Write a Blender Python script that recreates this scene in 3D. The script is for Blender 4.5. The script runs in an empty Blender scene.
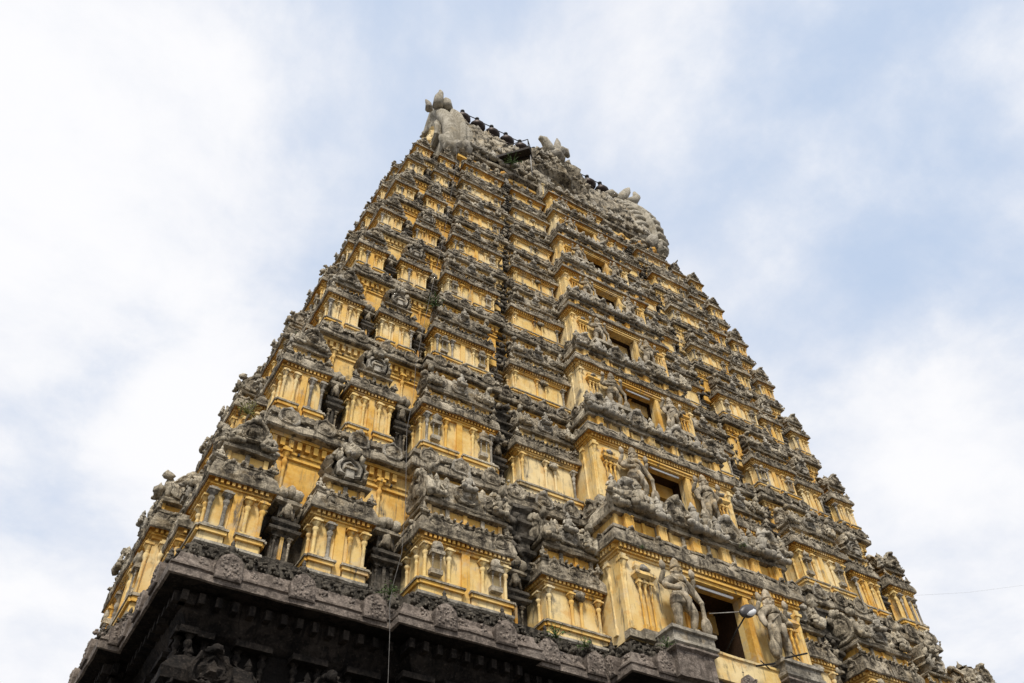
import bpy, math, random
from mathutils import Matrix, Vector, noise
R = math.radians
random.seed(7)
scene = bpy.context.scene
C = scene.collection

# ------------------------------------------------------------------ measured layout
Z = [13.468, 18.211, 21.973, 25.259, 28.082, 30.621, 33.047, 35.057]      # cornice lips
WS = [13.065, 11.888, 10.91, 10.116, 9.421, 8.873, 8.366, 7.909]          # half widths
YS = [0.053, 0.915, 1.366, 1.667, 1.971, 2.225, 2.52, 2.865]              # front plane
CS = [3.219, 2.843, 2.544, 2.284, 2.06, 1.858, 1.666, 1.507]              # centre bay half width
DZ = [Z[i+1]-Z[i] for i in range(7)] + [2.0]
YC = 5.6
NT = 8
# bay limits along each half front, as fractions from the centre bay to the corner
TA = [.848, .845, .852, .855, .855, .857, .86, .86]
TB0 = [.77, .793, .804, .81, .815, .82, .823, .825]; TB1 = [.612, .633, .642, .655, .665, .675, .685, .69]
TC0 = [.525, .575, .601, .612, .625, .635, .645, .65]; TC1 = [.265, .305, .337, .335, .33, .33, .33, .33]
TD = [.18, .235, .262, .268, .268, .268, .268, .268]

# ------------------------------------------------------------------ mesh builder
class MB:
    def __init__(s):
        s.v = []; s.f = []; s.m = []; s.sm = []; s.mats = []; s.M = Matrix.Identity(4); s.seed = random.random()*100
    def mi(s, mat):
        if mat not in s.mats: s.mats.append(mat)
        return s.mats.index(mat)
    def add(s, vs, fs, mat, smooth=False):
        b = len(s.v); k = s.mi(mat)
        flip = s.M.determinant() < 0
        for p in vs: s.v.append(s.M @ Vector(p))
        for f in fs:
            g = [b+i for i in f]
            if flip: g.reverse()
            s.f.append(g); s.m.append(k); s.sm.append(smooth)
    def box(s, x0, x1, y0, y1, z0, z1, mat, taper=0.0):
        t = taper
        vs = [(x0, y0, z0), (x1, y0, z0), (x1, y1, z0), (x0, y1, z0),
              (x0+t, y0+t, z1), (x1-t, y0+t, z1), (x1-t, y1-t, z1), (x0+t, y1-t, z1)]
        s.add(vs, [(0, 3, 2, 1), (4, 5, 6, 7), (0, 1, 5, 4), (1, 2, 6, 5), (2, 3, 7, 6), (3, 0, 4, 7)], mat)
    def loft(s, poly, prof, mat, seg=0.0, jit=0.0, cap=True, smooth=False, mats=None):
        """rectilinear or convex plan (counter-clockwise) swept up a (offset, z) profile"""
        n = len(poly); pts = []; nor = []
        for i in range(n):
            a = Vector(poly[i]); b = Vector(poly[(i+1) % n]); p = Vector(poly[i-1])
            e1 = (a-p).normalized(); e2 = (b-a).normalized()
            n1 = Vector((e1.y, -e1.x)); n2 = Vector((e2.y, -e2.x))
            mm = n1+n2; mm = mm/max(0.3, (1+n1.dot(n2)))
            pts.append(a); nor.append(mm)
            if seg > 0:
                L = (b-a).length; k = int(L/seg)
                for j in range(1, k):
                    pts.append(a.lerp(b, j/k)); nor.append(n2)
        N = len(pts); vs = []
        for (o, z) in prof:
            for p, q in zip(pts, nor):
                x, y = p.x+q.x*o, p.y+q.y*o
                if jit:
                    w = s.seed
                    d = noise.noise(Vector((x*2.3+w, y*2.3, z*3.1)))*jit + noise.noise(Vector((x*9+w, y*9, z*9)))*jit*0.8
                    dz = noise.noise(Vector((x*3.7, y*3.7+w, z*5)))*jit*0.8 + noise.noise(Vector((x*0.8, y*0.8+w, 3)))*jit
                    vs.append((x+q.x*d, y+q.y*d, z+dz))
                else: vs.append((x, y, z))
        fs = []
        for r in range(len(prof)-1):
            row = [(r*N+i, r*N+(i+1) % N, (r+1)*N+(i+1) % N, (r+1)*N+i) for i in range(N)]
            if mats: s.add([], [], mats[r])
            fs.append(row)
        b = len(s.v)
        for p in vs: s.v.append(s.M @ Vector(p))
        flip = s.M.determinant() < 0
        for r, row in enumerate(fs):
            k = s.mi(mats[r] if mats else mat)
            for f in row:
                g = [b+i for i in f]
                if flip: g.reverse()
                s.f.append(g); s.m.append(k); s.sm.append(smooth)
        if cap:
            for base, rev in ((0, True), ((len(prof)-1)*N, False)):
                g = [b+base+i for i in range(N)]
                if rev != flip: g.reverse()
                s.f.append(g); s.m.append(s.mi(mat)); s.sm.append(False)
    def lathe(s, x, y, z, prof, mat, n=10, sx=1, sy=1, sz=1, smooth=True):
        vs = []; fs = []
        for (r, h) in prof:
            for i in range(n):
                a = 2*math.pi*(i+.5)/n
                vs.append((x+math.cos(a)*r*sx, y+math.sin(a)*r*sy, z+h*sz))
        for r in range(len(prof)-1):
            for i in range(n):
                fs.append((r*n+i, r*n+(i+1) % n, (r+1)*n+(i+1) % n, (r+1)*n+i))
        fs.append(tuple(reversed(range(n)))); fs.append(tuple((len(prof)-1)*n+i for i in range(n)))
        s.add(vs, fs, mat, smooth)
    def blob(s, x, y, z, rx, ry, rz, mat, n=7, k=5, jit=0.12):
        vs = [(x, y, z-rz)]; w = random.random()*50
        for j in range(1, k):
            t = math.pi*j/k-math.pi/2
            for i in range(n):
                a = 2*math.pi*i/n
                d = 1+noise.noise(Vector((math.cos(a)*1.5+w, math.sin(a)*1.5, t*1.5)))*jit*3
                vs.append((x+math.cos(a)*math.cos(t)*rx*d, y+math.sin(a)*math.cos(t)*ry*d, z+math.sin(t)*rz*d))
        vs.append((x, y, z+rz)); L = len(vs)-1; fs = []
        for i in range(n): fs.append((0, 1+(i+1) % n, 1+i)); fs.append((L, L-n+i, L-n+(i+1) % n))
        for j in range(k-2):
            for i in range(n):
                a = 1+j*n
                fs.append((a+i, a+(i+1) % n, a+n+(i+1) % n, a+n+i))
        s.add(vs, fs, mat, True)
    def tube(s, pts, rad, mat, n=6):
        vs = []; fs = []; P = [Vector(p) for p in pts]
        rr = rad if isinstance(rad, (list, tuple)) else [rad]*len(P)
        for i, p in enumerate(P):
            d = (P[min(i+1, len(P)-1)]-P[max(i-1, 0)]).normalized()
            u = d.orthogonal().normalized() if i == 0 else (u - d*u.dot(d)).normalized()
            w = d.cross(u)
            for j in range(n):
                a = 2*math.pi*j/n
                vs.append(tuple(p+(u*math.cos(a)+w*math.sin(a))*rr[i]))
        for i in range(len(P)-1):
            for j in range(n):
                fs.append((i*n+j, i*n+(j+1) % n, (i+1)*n+(j+1) % n, (i+1)*n+j))
        fs.append(tuple(reversed(range(n)))); fs.append(tuple((len(P)-1)*n+i for i in range(n)))
        s.add(vs, fs, mat, True)
    def kudu(s, x, y, z, r, t, mat, inner=None, n=22, lobes=9, face=True, tall=1.0, hollow=False):
        """horseshoe arch ornament facing -y, centred x,z, back plane y"""
        inner = inner or mat
        rings = [(1.0, 0, mat), (1.04, .75, mat), (.93, 1.12, mat), (.80, 1.0, mat), (.74, .55, mat), (.60, .6, mat), (.54, .95, mat), (.42, .98, mat), (.34, .4, inner), (.0, .35, inner)]
        if not hollow: rings = [(1.0, 0, mat), (1.04, .75, mat), (.95, 1.0, mat), (.82, .92, mat), (.72, .72, inner), (.58, .84, inner), (.46, .80, inner), (.32, 1.1, inner), (.18, 1.25, inner), (.0, 1.2, inner)]
        w_ = random.random()*40; mid = rings[-1][1]
        vs = []
        for q, (k, d, _m) in enumerate(rings[:-1]):
            for i in range(n):
                a = 2*math.pi*i/n
                rr = r*k*(1+(0.09*math.cos(a*lobes) if k > .9 else (.16*math.cos(a*5+w_) if (not hollow and k < .7) else 0)))*(1+.07*noise.noise(Vector((math.cos(a)*2+w_, math.sin(a)*2, 0))))
                px = math.sin(a)*rr; pz = math.cos(a)*rr*tall
                if pz < -0.72*r*k: pz = -0.72*r*k; px *= .78
                if abs(a) < .3 or a > 2*math.pi-.3: pz += .1*r*k
                j = noise.noise(Vector((x*7+px*6/r*.4, z*7+pz*6/r*.4, q*1.0+w_)))*0.28*t*(k < .97)
                vs.append((x+px, y-d*t+j, z+pz))
        vs.append((x, y-(.35 if hollow else mid)*t, z))
        b = 0
        for q in range(len(rings)-2):
            fs = [(q*n+i, (q+1)*n+i, (q+1)*n+(i+1) % n, q*n+(i+1) % n) for i in range(n)]
            if q == 0: s.add(vs, fs, rings[q][2], False); b = len(s.v)-len(vs)
            else:
                k = s.mi(rings[q+1][2]); fl = s.M.determinant() < 0
                for f in fs:
                    g = [b+i for i in f]
                    if fl: g.reverse()
                    s.f.append(g); s.m.append(k); s.sm.append(False)
        q = len(rings)-2; L = b+(len(rings)-1)*n; fl = s.M.determinant() < 0
        for i in range(n):
            g = [b+q*n+i, L, b+q*n+(i+1) % n]
            if fl: g.reverse()
            s.f.append(g); s.m.append(s.mi(inner)); s.sm.append(False)
        if face:
            s.blob(x, y-t*.7, z+r*1.05*tall, r*.30, t*.7+.02, r*.30, mat, jit=.25)
            s.blob(x-r*.3, y-t*.6, z+r*1.0*tall, r*.16, t*.5, r*.2, mat); s.blob(x+r*.3, y-t*.6, z+r*1.0*tall, r*.16, t*.5, r*.2, mat)
    def figure(s, x, y, z, h, mat, seat=True, halo=False):
        """small weathered carved figure, facing -y, h = height"""
        j = random.uniform(-.05, .05)*h
        if halo: s.kudu(x, y+.12*h, z+.52*h, .5*h, .12*h, mat, lobes=11, face=True, n=18)
        if seat:
            s.blob(x, y-.05*h, z+.14*h, .30*h, .18*h, .14*h, mat)
            s.blob(x-.22*h, y-.14*h, z+.18*h, .13*h, .12*h, .10*h, mat, 6, 4); s.blob(x+.22*h, y-.14*h, z+.12*h, .12*h, .12*h, .13*h, mat, 6, 4)
        else:
            for k in (-1, 1): s.tube([(x+k*.08*h, y, z), (x+k*.09*h+j, y-.02*h, z+.25*h), (x+k*.07*h, y, z+.45*h)], [.05*h, .065*h, .09*h], mat, 6)
        b = .25*h if seat else .42*h
        s.tube([(x, y, z+b-.05*h), (x+j*.5, y-.02*h, z+b+.16*h), (x+j, y-.02*h, z+b+.32*h), (x+j, y-.02*h, z+b+.36*h)], [.15*h, .12*h, .17*h, .07*h], mat, 7)
        s.blob(x+j, y-.04*h, z+b+.43*h, .095*h, .10*h, .11*h, mat)
        s.lathe(x+j, y-.02*h, z+b+.48*h, [(.11*h, 0), (.10*h, .06*h), (.06*h, .14*h), (.015*h, .24*h)], mat, 6)
        for k in (-1, 1):
            s.tube([(x+j+k*.15*h, y, z+b+.29*h), (x+k*.27*h, y-.03*h, z+b+.12*h), (x+k*(.16+random.uniform(-.05, .12))*h, y-.15*h, z+b+random.uniform(.05, .25)*h)], [.055*h, .045*h, .035*h], mat, 5)
    def mesh(s, name):
        me = bpy.data.meshes.new(name)
        me.from_pydata([tuple(p) for p in s.v], [], s.f)
        for m in s.mats: me.materials.append(MT[m])
        me.polygons.foreach_set('material_index', s.m)
        me.polygons.foreach_set('use_smooth', s.sm)
        me.update(); return me
    def build(s, name, parent=None, loc=(0, 0, 0), rot=0.0):
        o = bpy.data.objects.new(name, s.mesh(name)); C.objects.link(o)
        o.location = loc; o.rotation_euler = (0, 0, rot)
        if parent: o.parent = parent
        return o

def empty(name, loc, rot=0.0, parent=None):
    o = bpy.data.objects.new(name, None); C.objects.link(o); o.location = loc; o.rotation_euler = (0, 0, rot)
    o.empty_display_size = .3
    if parent: o.parent = parent
    return o
def inst(name, mesh, parent, loc, scale=(1, 1, 1), rot=0.0):
    o = bpy.data.objects.new(name, mesh); C.objects.link(o); o.parent = parent
    o.location = loc; o.scale = scale; o.rotation_euler = (0, 0, rot); return o
def tag(o, label, cat, group=None, kind=None):
    o['label'] = label; o['category'] = cat
    if group: o['group'] = group
    if kind: o['kind'] = kind
    return o

# ------------------------------------------------------------------ materials
MT = {}
def mat_new(key):
    m = bpy.data.materials.new(key); m.use_nodes = True; MT[key] = m
    nt = m.node_tree; nt.nodes.clear(); return m, nt
class NG:
    def __init__(s, nt): s.nt = nt
    def n(s, t, **k):
        nd = s.nt.nodes.new(t)
        for a, b in k.items():
            if a in nd.bl_rna.properties: setattr(nd, a, b)
        return nd
    def link(s, a, b): s.nt.links.new(a, b)
    def noise(s, vec, scale, detail=4, rough=.6, dist=0):
        t = s.n('ShaderNodeTexNoise'); t.inputs['Scale'].default_value = scale; t.inputs['Detail'].default_value = detail
        t.inputs['Roughness'].default_value = rough; t.inputs['Distortion'].default_value = dist
        s.link(vec, t.inputs['Vector']); return t.outputs['Fac']
    def ramp(s, f, a, b):
        t = s.n('ShaderNodeMapRange'); t.interpolation_type = 'SMOOTHSTEP'
        t.inputs['From Min'].default_value = a; t.inputs['From Max'].default_value = b; s.link(f, t.inputs['Value']); return t.outputs['Result']
    def mix(s, f, a, b):
        t = s.n('ShaderNodeMix', data_type='RGBA')
        if isinstance(f, float): t.inputs[0].default_value = f
        else: s.link(f, t.inputs[0])
        for k, c in ((6, a), (7, b)):
            if isinstance(c, tuple): t.inputs[k].default_value = (*c, 1)
            else: s.link(c, t.inputs[k])
        return t.outputs[2]
    def math(s, op, a, b=0.0):
        t = s.n('ShaderNodeMath', operation=op)
        for k, c in ((0, a), (1, b)):
            if isinstance(c, (int, float)): t.inputs[k].default_value = c
            else: s.link(c, t.inputs[k])
        return t.outputs[0]
    def scaled(s, vec, x, y, z):
        t = s.n('ShaderNodeMapping'); t.inputs['Scale'].default_value = (x, y, z); s.link(vec, t.inputs['Vector']); return t.outputs[0]
def finish(g, col, rough, height=None, bstr=.5, bdist=.03, spec=.3):
    b = g.n('ShaderNodeBsdfPrincipled'); o = g.n('ShaderNodeOutputMaterial')
    if isinstance(col, tuple): b.inputs['Base Color'].default_value = (*col, 1)
    else: g.link(col, b.inputs['Base Color'])
    b.inputs['Roughness'].default_value = rough; b.inputs['Specular IOR Level'].default_value = spec
    if height is not None:
        bp = g.n('ShaderNodeBump'); bp.inputs['Strength'].default_value = bstr; bp.inputs['Distance'].default_value = bdist
        g.link(height, bp.inputs['Height']); g.link(bp.outputs[0], b.inputs['Normal'])
    g.link(b.outputs[0], o.inputs[0]); return b

def plaster(key, deep, mid, pale, grime=.5, crust=(.09, .082, .07), up=1.0):
    m, nt = mat_new(key); g = NG(nt)
    geo = g.n('ShaderNodeNewGeometry'); P = geo.outputs['Position']
    big = g.noise(P, .55, 3); medn = g.noise(P, 2.6, 5, .65); fine = g.noise(P, 14, 4, .7)
    streak = g.noise(g.scaled(P, 5.5, 5.5, .7), 1.0, 5, .7, .4)
    c = g.mix(g.ramp(medn, .35, .62), deep, mid)
    c = g.mix(g.ramp(big, .42, .62), c, pale)
    c = g.mix(g.math('MULTIPLY', g.ramp(fine, .45, .7), .35), c, pale)
    pat = g.noise(P, 1.25, 6, .7, .3)
    c = g.mix(g.math('MULTIPLY', g.ramp(pat, .54, .64), .45), c, (.50, .44, .33))
    c = g.mix(g.math('MULTIPLY', g.ramp(pat, .44, .36), .40), c, (.60, .30, .05))
    c = g.mix(g.math('MULTIPLY', g.ramp(g.noise(g.scaled(P, 9, 9, 1.1), 1.0, 6, .75), .55, .68), .5*grime), c, (.22, .16, .09))
    # rain streaks and lichen crust; upward faces hold the most
    sx = g.n('ShaderNodeSeparateXYZ'); g.link(geo.outputs['True Normal'], sx.inputs[0])
    upf = g.ramp(sx.outputs['Z'], .25, .8)
    st = g.math('MULTIPLY', g.ramp(streak, .54, .70), grime)
    st = g.math('ADD', st, g.math('MULTIPLY', g.ramp(g.math('ADD', g.math('MULTIPLY', big, .5), g.math('MULTIPLY', medn, .5)), .55, .68), grime*.9))
    st = g.math('ADD', st, g.math('MULTIPLY', upf, up))
    st = g.math('MINIMUM', st, 1.0)
    cr = g.mix(g.ramp(fine, .35, .7), tuple(v*.55 for v in crust), tuple(v*1.9 for v in crust))
    c = g.mix(st, c, cr)
    h = g.math('ADD', g.math('MULTIPLY', fine, .6), g.math('MULTIPLY', g.noise(P, 45, 3, .7), .25))
    finish(g, c, .88, h, .45, .03)
def stone(key, dark, mid, light, scale=1.0, bump=.8, yellow=0.0, lich=.5, edge=.25):
    m, nt = mat_new(key); g = NG(nt)
    geo = g.n('ShaderNodeNewGeometry'); P = geo.outputs['Position']
    a = g.noise(P, 1.1*scale, 5, .65); b = g.noise(P, 5.5*scale, 5, .72); f = g.noise(P, 22*scale, 4, .75)
    vo = g.n('ShaderNodeTexVoronoi'); vo.feature = 'SMOOTH_F1'; vo.inputs['Scale'].default_value = 8.5*scale; g.link(P, vo.inputs['Vector'])
    streak = g.noise(g.scaled(P, 6, 6, .8), 1.0, 5, .7, .3)
    c = g.mix(g.ramp(b, .36, .64), dark, mid)
    c = g.mix(g.math('MULTIPLY', g.ramp(a, .45, .66), lich), c, light)
    c = g.mix(g.math('MULTIPLY', g.ramp(f, .55, .72), .5), c, light)
    c = g.mix(g.math('MULTIPLY', g.ramp(streak, .50, .62), .85), c, dark)
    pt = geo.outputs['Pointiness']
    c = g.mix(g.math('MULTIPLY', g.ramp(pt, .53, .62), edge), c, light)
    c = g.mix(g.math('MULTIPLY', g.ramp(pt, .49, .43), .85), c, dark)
    if yellow > 0:
        y = g.ramp(g.noise(P, 1.9, 4, .6), .56, .66)
        c = g.mix(g.math('MULTIPLY', y, yellow), c, (.50, .33, .12))
    v2 = g.n('ShaderNodeTexVoronoi'); v2.feature = 'DISTANCE_TO_EDGE'; v2.inputs['Scale'].default_value = 15*scale; g.link(P, v2.inputs['Vector'])
    ch = g.ramp(g.math('ADD', v2.outputs['Distance'], g.math('MULTIPLY', f, .06)), .02, .09)
    c = g.mix(g.math('MULTIPLY', g.math('SUBTRACT', 1.0, ch), .15), c, dark)
    h = g.math('ADD', g.math('ADD', g.math('MULTIPLY', vo.outputs['Distance'], .7), g.math('MULTIPLY', f, .5)), g.math('MULTIPLY', ch, .15))
    finish(g, c, .92, h, bump, .065, .2)
plaster('yellow', (.56, .28, .040), (.70, .415, .085), (.74, .51, .19), .9)
plaster('cream', (.64, .40, .11), (.72, .52, .20), (.76, .60, .32), .9)
plaster('ochre', (.50, .23, .035), (.62, .33, .06), (.66, .42, .12), .6)
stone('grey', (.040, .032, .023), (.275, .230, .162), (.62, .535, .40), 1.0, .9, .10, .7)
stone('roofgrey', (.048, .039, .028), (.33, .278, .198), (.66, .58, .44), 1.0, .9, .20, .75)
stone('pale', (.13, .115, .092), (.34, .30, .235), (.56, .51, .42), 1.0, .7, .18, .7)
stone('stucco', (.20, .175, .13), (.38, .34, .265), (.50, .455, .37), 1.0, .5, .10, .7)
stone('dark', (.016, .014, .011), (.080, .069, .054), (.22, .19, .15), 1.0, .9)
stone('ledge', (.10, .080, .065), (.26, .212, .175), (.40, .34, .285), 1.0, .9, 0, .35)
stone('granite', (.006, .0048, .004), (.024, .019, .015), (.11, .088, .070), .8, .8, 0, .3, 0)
stone('inner', (.022, .010, .004), (.04, .019, .007), (.06, .032, .014), 1.0, .3, 0, .3)  # sooty brown paint, with the gloom of the unlit doorway rooms put into the colour
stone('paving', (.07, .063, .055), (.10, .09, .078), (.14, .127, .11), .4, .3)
def plain(key, col, rough=.6, metal=0.0, var=.3):
    m, nt = mat_new(key); g = NG(nt)
    geo = g.n('ShaderNodeNewGeometry'); f = g.noise(geo.outputs['Position'], 9, 4, .6)
    c = g.mix(g.ramp(f, .3, .7), tuple(v*(1-var) for v in col), tuple(min(1, v*(1+var)) for v in col))
    b = finish(g, c, rough); b.inputs['Metallic'].default_value = metal
plain('copper', (.035, .024, .020), .5, .6)
plain('iron', (.02, .018, .016), .6, .5)
plain('wire', (.03, .03, .03), .6)
plain('palewire', (.30, .28, .25), .6)
plain('cable', (.13, .12, .11), .7)
plain('wood', (.025, .018, .014), .8)
plain('white', (.75, .75, .74), .4, 0, .05)
plain('glass', (.10, .11, .12), .15)
plain('leaf', (.055, .095, .022), .7, 0, .6)
plain('dryleaf', (.22, .22, .07), .8, 0, .5)
plain('shade', (.08, .075, .075), .45, .3)

# ------------------------------------------------------------------ shared shapes
PIL = [(.62, 0), (.62, .05), (.50, .07), (.50, .10), (.42, .12), (.42, .56), (.50, .58), (.50, .60), (.40, .62), (.40, .66),
       (.60, .69), (.72, .735), (.66, .77), (.42, .80), (.52, .83), (.95, .885), (1.0, .91)]
def pilaster_mb(mb, x, y, z, r, h, mat, n=10):
    mb.lathe(x, y, z, [(a*r, b) for a, b in PIL], mat, n, 1, 1, h)
    mb.box(x-r*1.15, x+r*1.15, y-r*1.15, y+r, z+h*.91, z+h*.95, mat)
    mb.box(x-r*.7, x+r*.7, y-r*.75, y+r, z+h*.95, z+h+.004, mat)
    mb.box(x-r*.72, x+r*.72, y-r*.72, y+r*.7, z-.003, z+h*.09, mat)
_pm = {}
def pil_mesh(mat):
    if mat not in _pm:
        mb = MB(); pilaster_mb(mb, 0, 0, 0, 1, 1, mat, 12); _pm[mat] = mb.mesh('pilaster')
    return _pm[mat]

def rect(x0, x1, y0, y1): return [(x0, y0), (x1, y0), (x1, y1), (x0, y1)]
def cornice_prof(ov, h, base=0.0):
    return [(-.04, -.10*h), (ov*.78, -.08*h), (ov*.80, -.20*h), (ov*1.0, -.14*h), (ov*1.02, .06*h), (ov*.93, .30*h), (ov*.70, .55*h), (ov*.36, .74*h), (ov*.30, .82*h), (ov*.42, .84*h), (ov*.42, 1.0*h)]
def small_kudus(mb, x0, x1, y, z, r, step, mat, t=None):
    L = x1-x0; n = max(1, int(round(L/step)))
    for i in range(n):
        x = x0+L*(i+.5)/n
        mb.kudu(x, y, z, r*random.uniform(.88, 1.1), t or r*.5, mat, n=14, lobes=7, face=random.random() < .6)
def with_sides(mb, x0, x1, y0, y1, fn):
    """run fn(length) on the front, left and right faces of a box; fn draws along local x centred, facing -y at y=0"""
    M = mb.M.copy()
    mb.M = M @ Matrix.Translation(((x0+x1)/2, y0, 0)); fn(x1-x0, 0)
    mb.M = M @ Matrix.Translation((x0, (y0+y1)/2, 0)) @ Matrix.Rotation(R(-90), 4, 'Z'); fn(y1-y0, 1)
    mb.M = M @ Matrix.Translation((x1, (y0+y1)/2, 0)) @ Matrix.Rotation(R(90), 4, 'Z'); fn(y1-y0, 2)
    mb.M = M
def dentils(mb, L, z0, z1, d, step, mat, y=0.0):
    n = max(2, int(L/step)); 
    for i in range(n):
        x = -L/2+L*(i+.5)/n
        mb.box(x-step*.27, x+step*.27, y-d, y+.02, z0, z1, mat)
def garland_row(mb, x0, x1, y, z, r, mat, step=None):
    """row of worn crouching beasts / balusters"""
    step = step or r*1.9; n = max(1, int((x1-x0)/step))
    for i in range(n):
        x = x0+(x1-x0)*(i+.5)/n
        k = random.uniform(.75, 1.15)
        mb.blob(x, y, z+r*.45*k, r*random.uniform(.6, .95), r*random.uniform(.6, .9), r*.7*k, mat, 8, 6, .5)
        if r > .09:
            u = random.choice((-1, 1)); mb.blob(x+u*r*.45, y-r*.5, z+r*.85*k, r*.38, r*.4, r*.36, mat, 7, 5, .45)
            mb.tube([(x-u*r*.3, y-r*.55, z+r*.5), (x-u*r*.4, y-r*.8, z-.1*r)], [r*.22, r*.16], mat, 5); mb.tube([(x+u*r*.3, y-r*.6, z+r*.5), (x+u*r*.35, y-r*.85, z-.1*r)], [r*.2, r*.15], mat, 5)
        if random.random() < .6: mb.blob(x+random.uniform(-.3, .3)*r, y-r*.6, z+r*.9*k, r*.42, r*.42, r*.45, mat, 6, 4, .25)

OV = .17
def bay_wall(mb, W, D, H, s, style, pil_list, centre_strip=True, panel='cream'):
    """wall block: origin centre of front face at wall base; y grows inward"""
    x0, x1 = -W/2, W/2
    hp = .20*H*.9
    ent = H-.30*s                       # underside of entablature
    mb.loft(rect(x0+.05*s, x1-.05*s, .05*s, D), [(0, 0), (0, H-.02*s)], panel)
    # plinth, broken in the middle by the strip
    def plinth(L, side):
        segs = [(-L/2-.03*s, L/2+.03*s)] if (side or not centre_strip) else [(-L/2-.03*s, -.13*s), (.13*s, L/2+.03*s)]
        for a, b in segs:
            mb.box(a, b, -.06*s, .06*s, 0, hp*.62, 'cream')
            mb.box(a-.04*s, b+.04*s, -.12*s, .07*s, hp*.62, hp*.92, 'yellow')
            mb.box(a-.07*s, b+.07*s, -.15*s, .06*s, hp*.92, hp*1.10, 'roofgrey')
    with_sides(mb, x0, x1, 0, D, plinth)
    mb.loft(rect(x0, x1, 0, D), [(.06*s, -.10*s), (.10*s, -.06*s), (.10*s, .0), (.02*s, .02*s)], 'pale', .3, .02*s)
    if centre_strip:
        mb.box(-.10*s, .10*s, -.02*s, .1*s, 0.02, ent, 'yellow')
    # entablature: stepped bands, dentils
    mb.loft(rect(x0, x1, 0, D), [(0, ent-.001), (.02*s, ent), (.02*s, ent+.07*s), (.06*s, ent+.075*s), (.06*s, ent+.11*s), (.03*s, ent+.115*s), (.03*s, H)], 'yellow')
    with_sides(mb, x0-.03*s, x1+.03*s, -.03*s, D, lambda L, k: dentils(mb, L, ent+.125*s, ent+.235*s, .085*s, .115*s, 'yellow'))
    mb.loft(rect(x0, x1, 0, D), [(.04*s, ent+.235*s), (.13*s, ent+.24*s), (.15*s, H-.01*s), (.1*s, H)], 'ochre')
    # pilaster positions
    r = .098*s
    for fx in pil_list:
        pil_list_pos.append((fx*W/2*.93 if abs(fx) <= 1 else fx, -.01*s, hp*1.08, r, ent-hp*1.08))
pil_list_pos = []
COUNT = {'pil': 0}
def add_pils(mb, root, indiv, s, D, W, mats=('cream', 'cream', 'yellow', 'pale')):
    rnd = random.Random(int(W*1000))
    for (x, y, z, r, h) in pil_list_pos:
        m = rnd.choice(mats)
        if indiv:
            inst('pilaster', pil_mesh(m), root, (x, y, z), (r, r, h)); COUNT['pil'] += 1
        else: pilaster_mb(mb, x, y, z, r, h, m, 8)
    # side faces
    if pil_list_pos:
        x, y, z, r, h = pil_list_pos[0]
        ys = [D*.28] if D < 1.2 else [D*.2, D*.55]
        for sx in (-1, 1):
            for yy in ys: pilaster_mb(mb, sx*(W/2-.01*s), yy, z, r, h, 'cream', 8)
    pil_list_pos.clear()

def neck(mb, W, y0, y1, z0, h, s, mat='yellow'):
    mb.loft(rect(-W/2, W/2, y0, y1), [(0, z0-.05), (0, z0+h)], mat)
    n = max(2, int(W/(.45*s)))
    for i in range(n+1):
        x = -W/2+W*i/n
        if abs(x) < W/2+.01: mb.box(x-.05*s, x+.05*s, y0-.05*s, y0+.02, z0, z0+h*.95, 'roofgrey' if i % 2 else mat)
    mb.loft(rect(-W/2, W/2, y0, y1), [(.0, z0+h*.9), (.14*s, z0+h*.95), (.16*s, z0+h*1.12), (.10*s, z0+h*1.25), (.0, z0+h*1.3)], 'grey', .22, .03*s)

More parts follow.
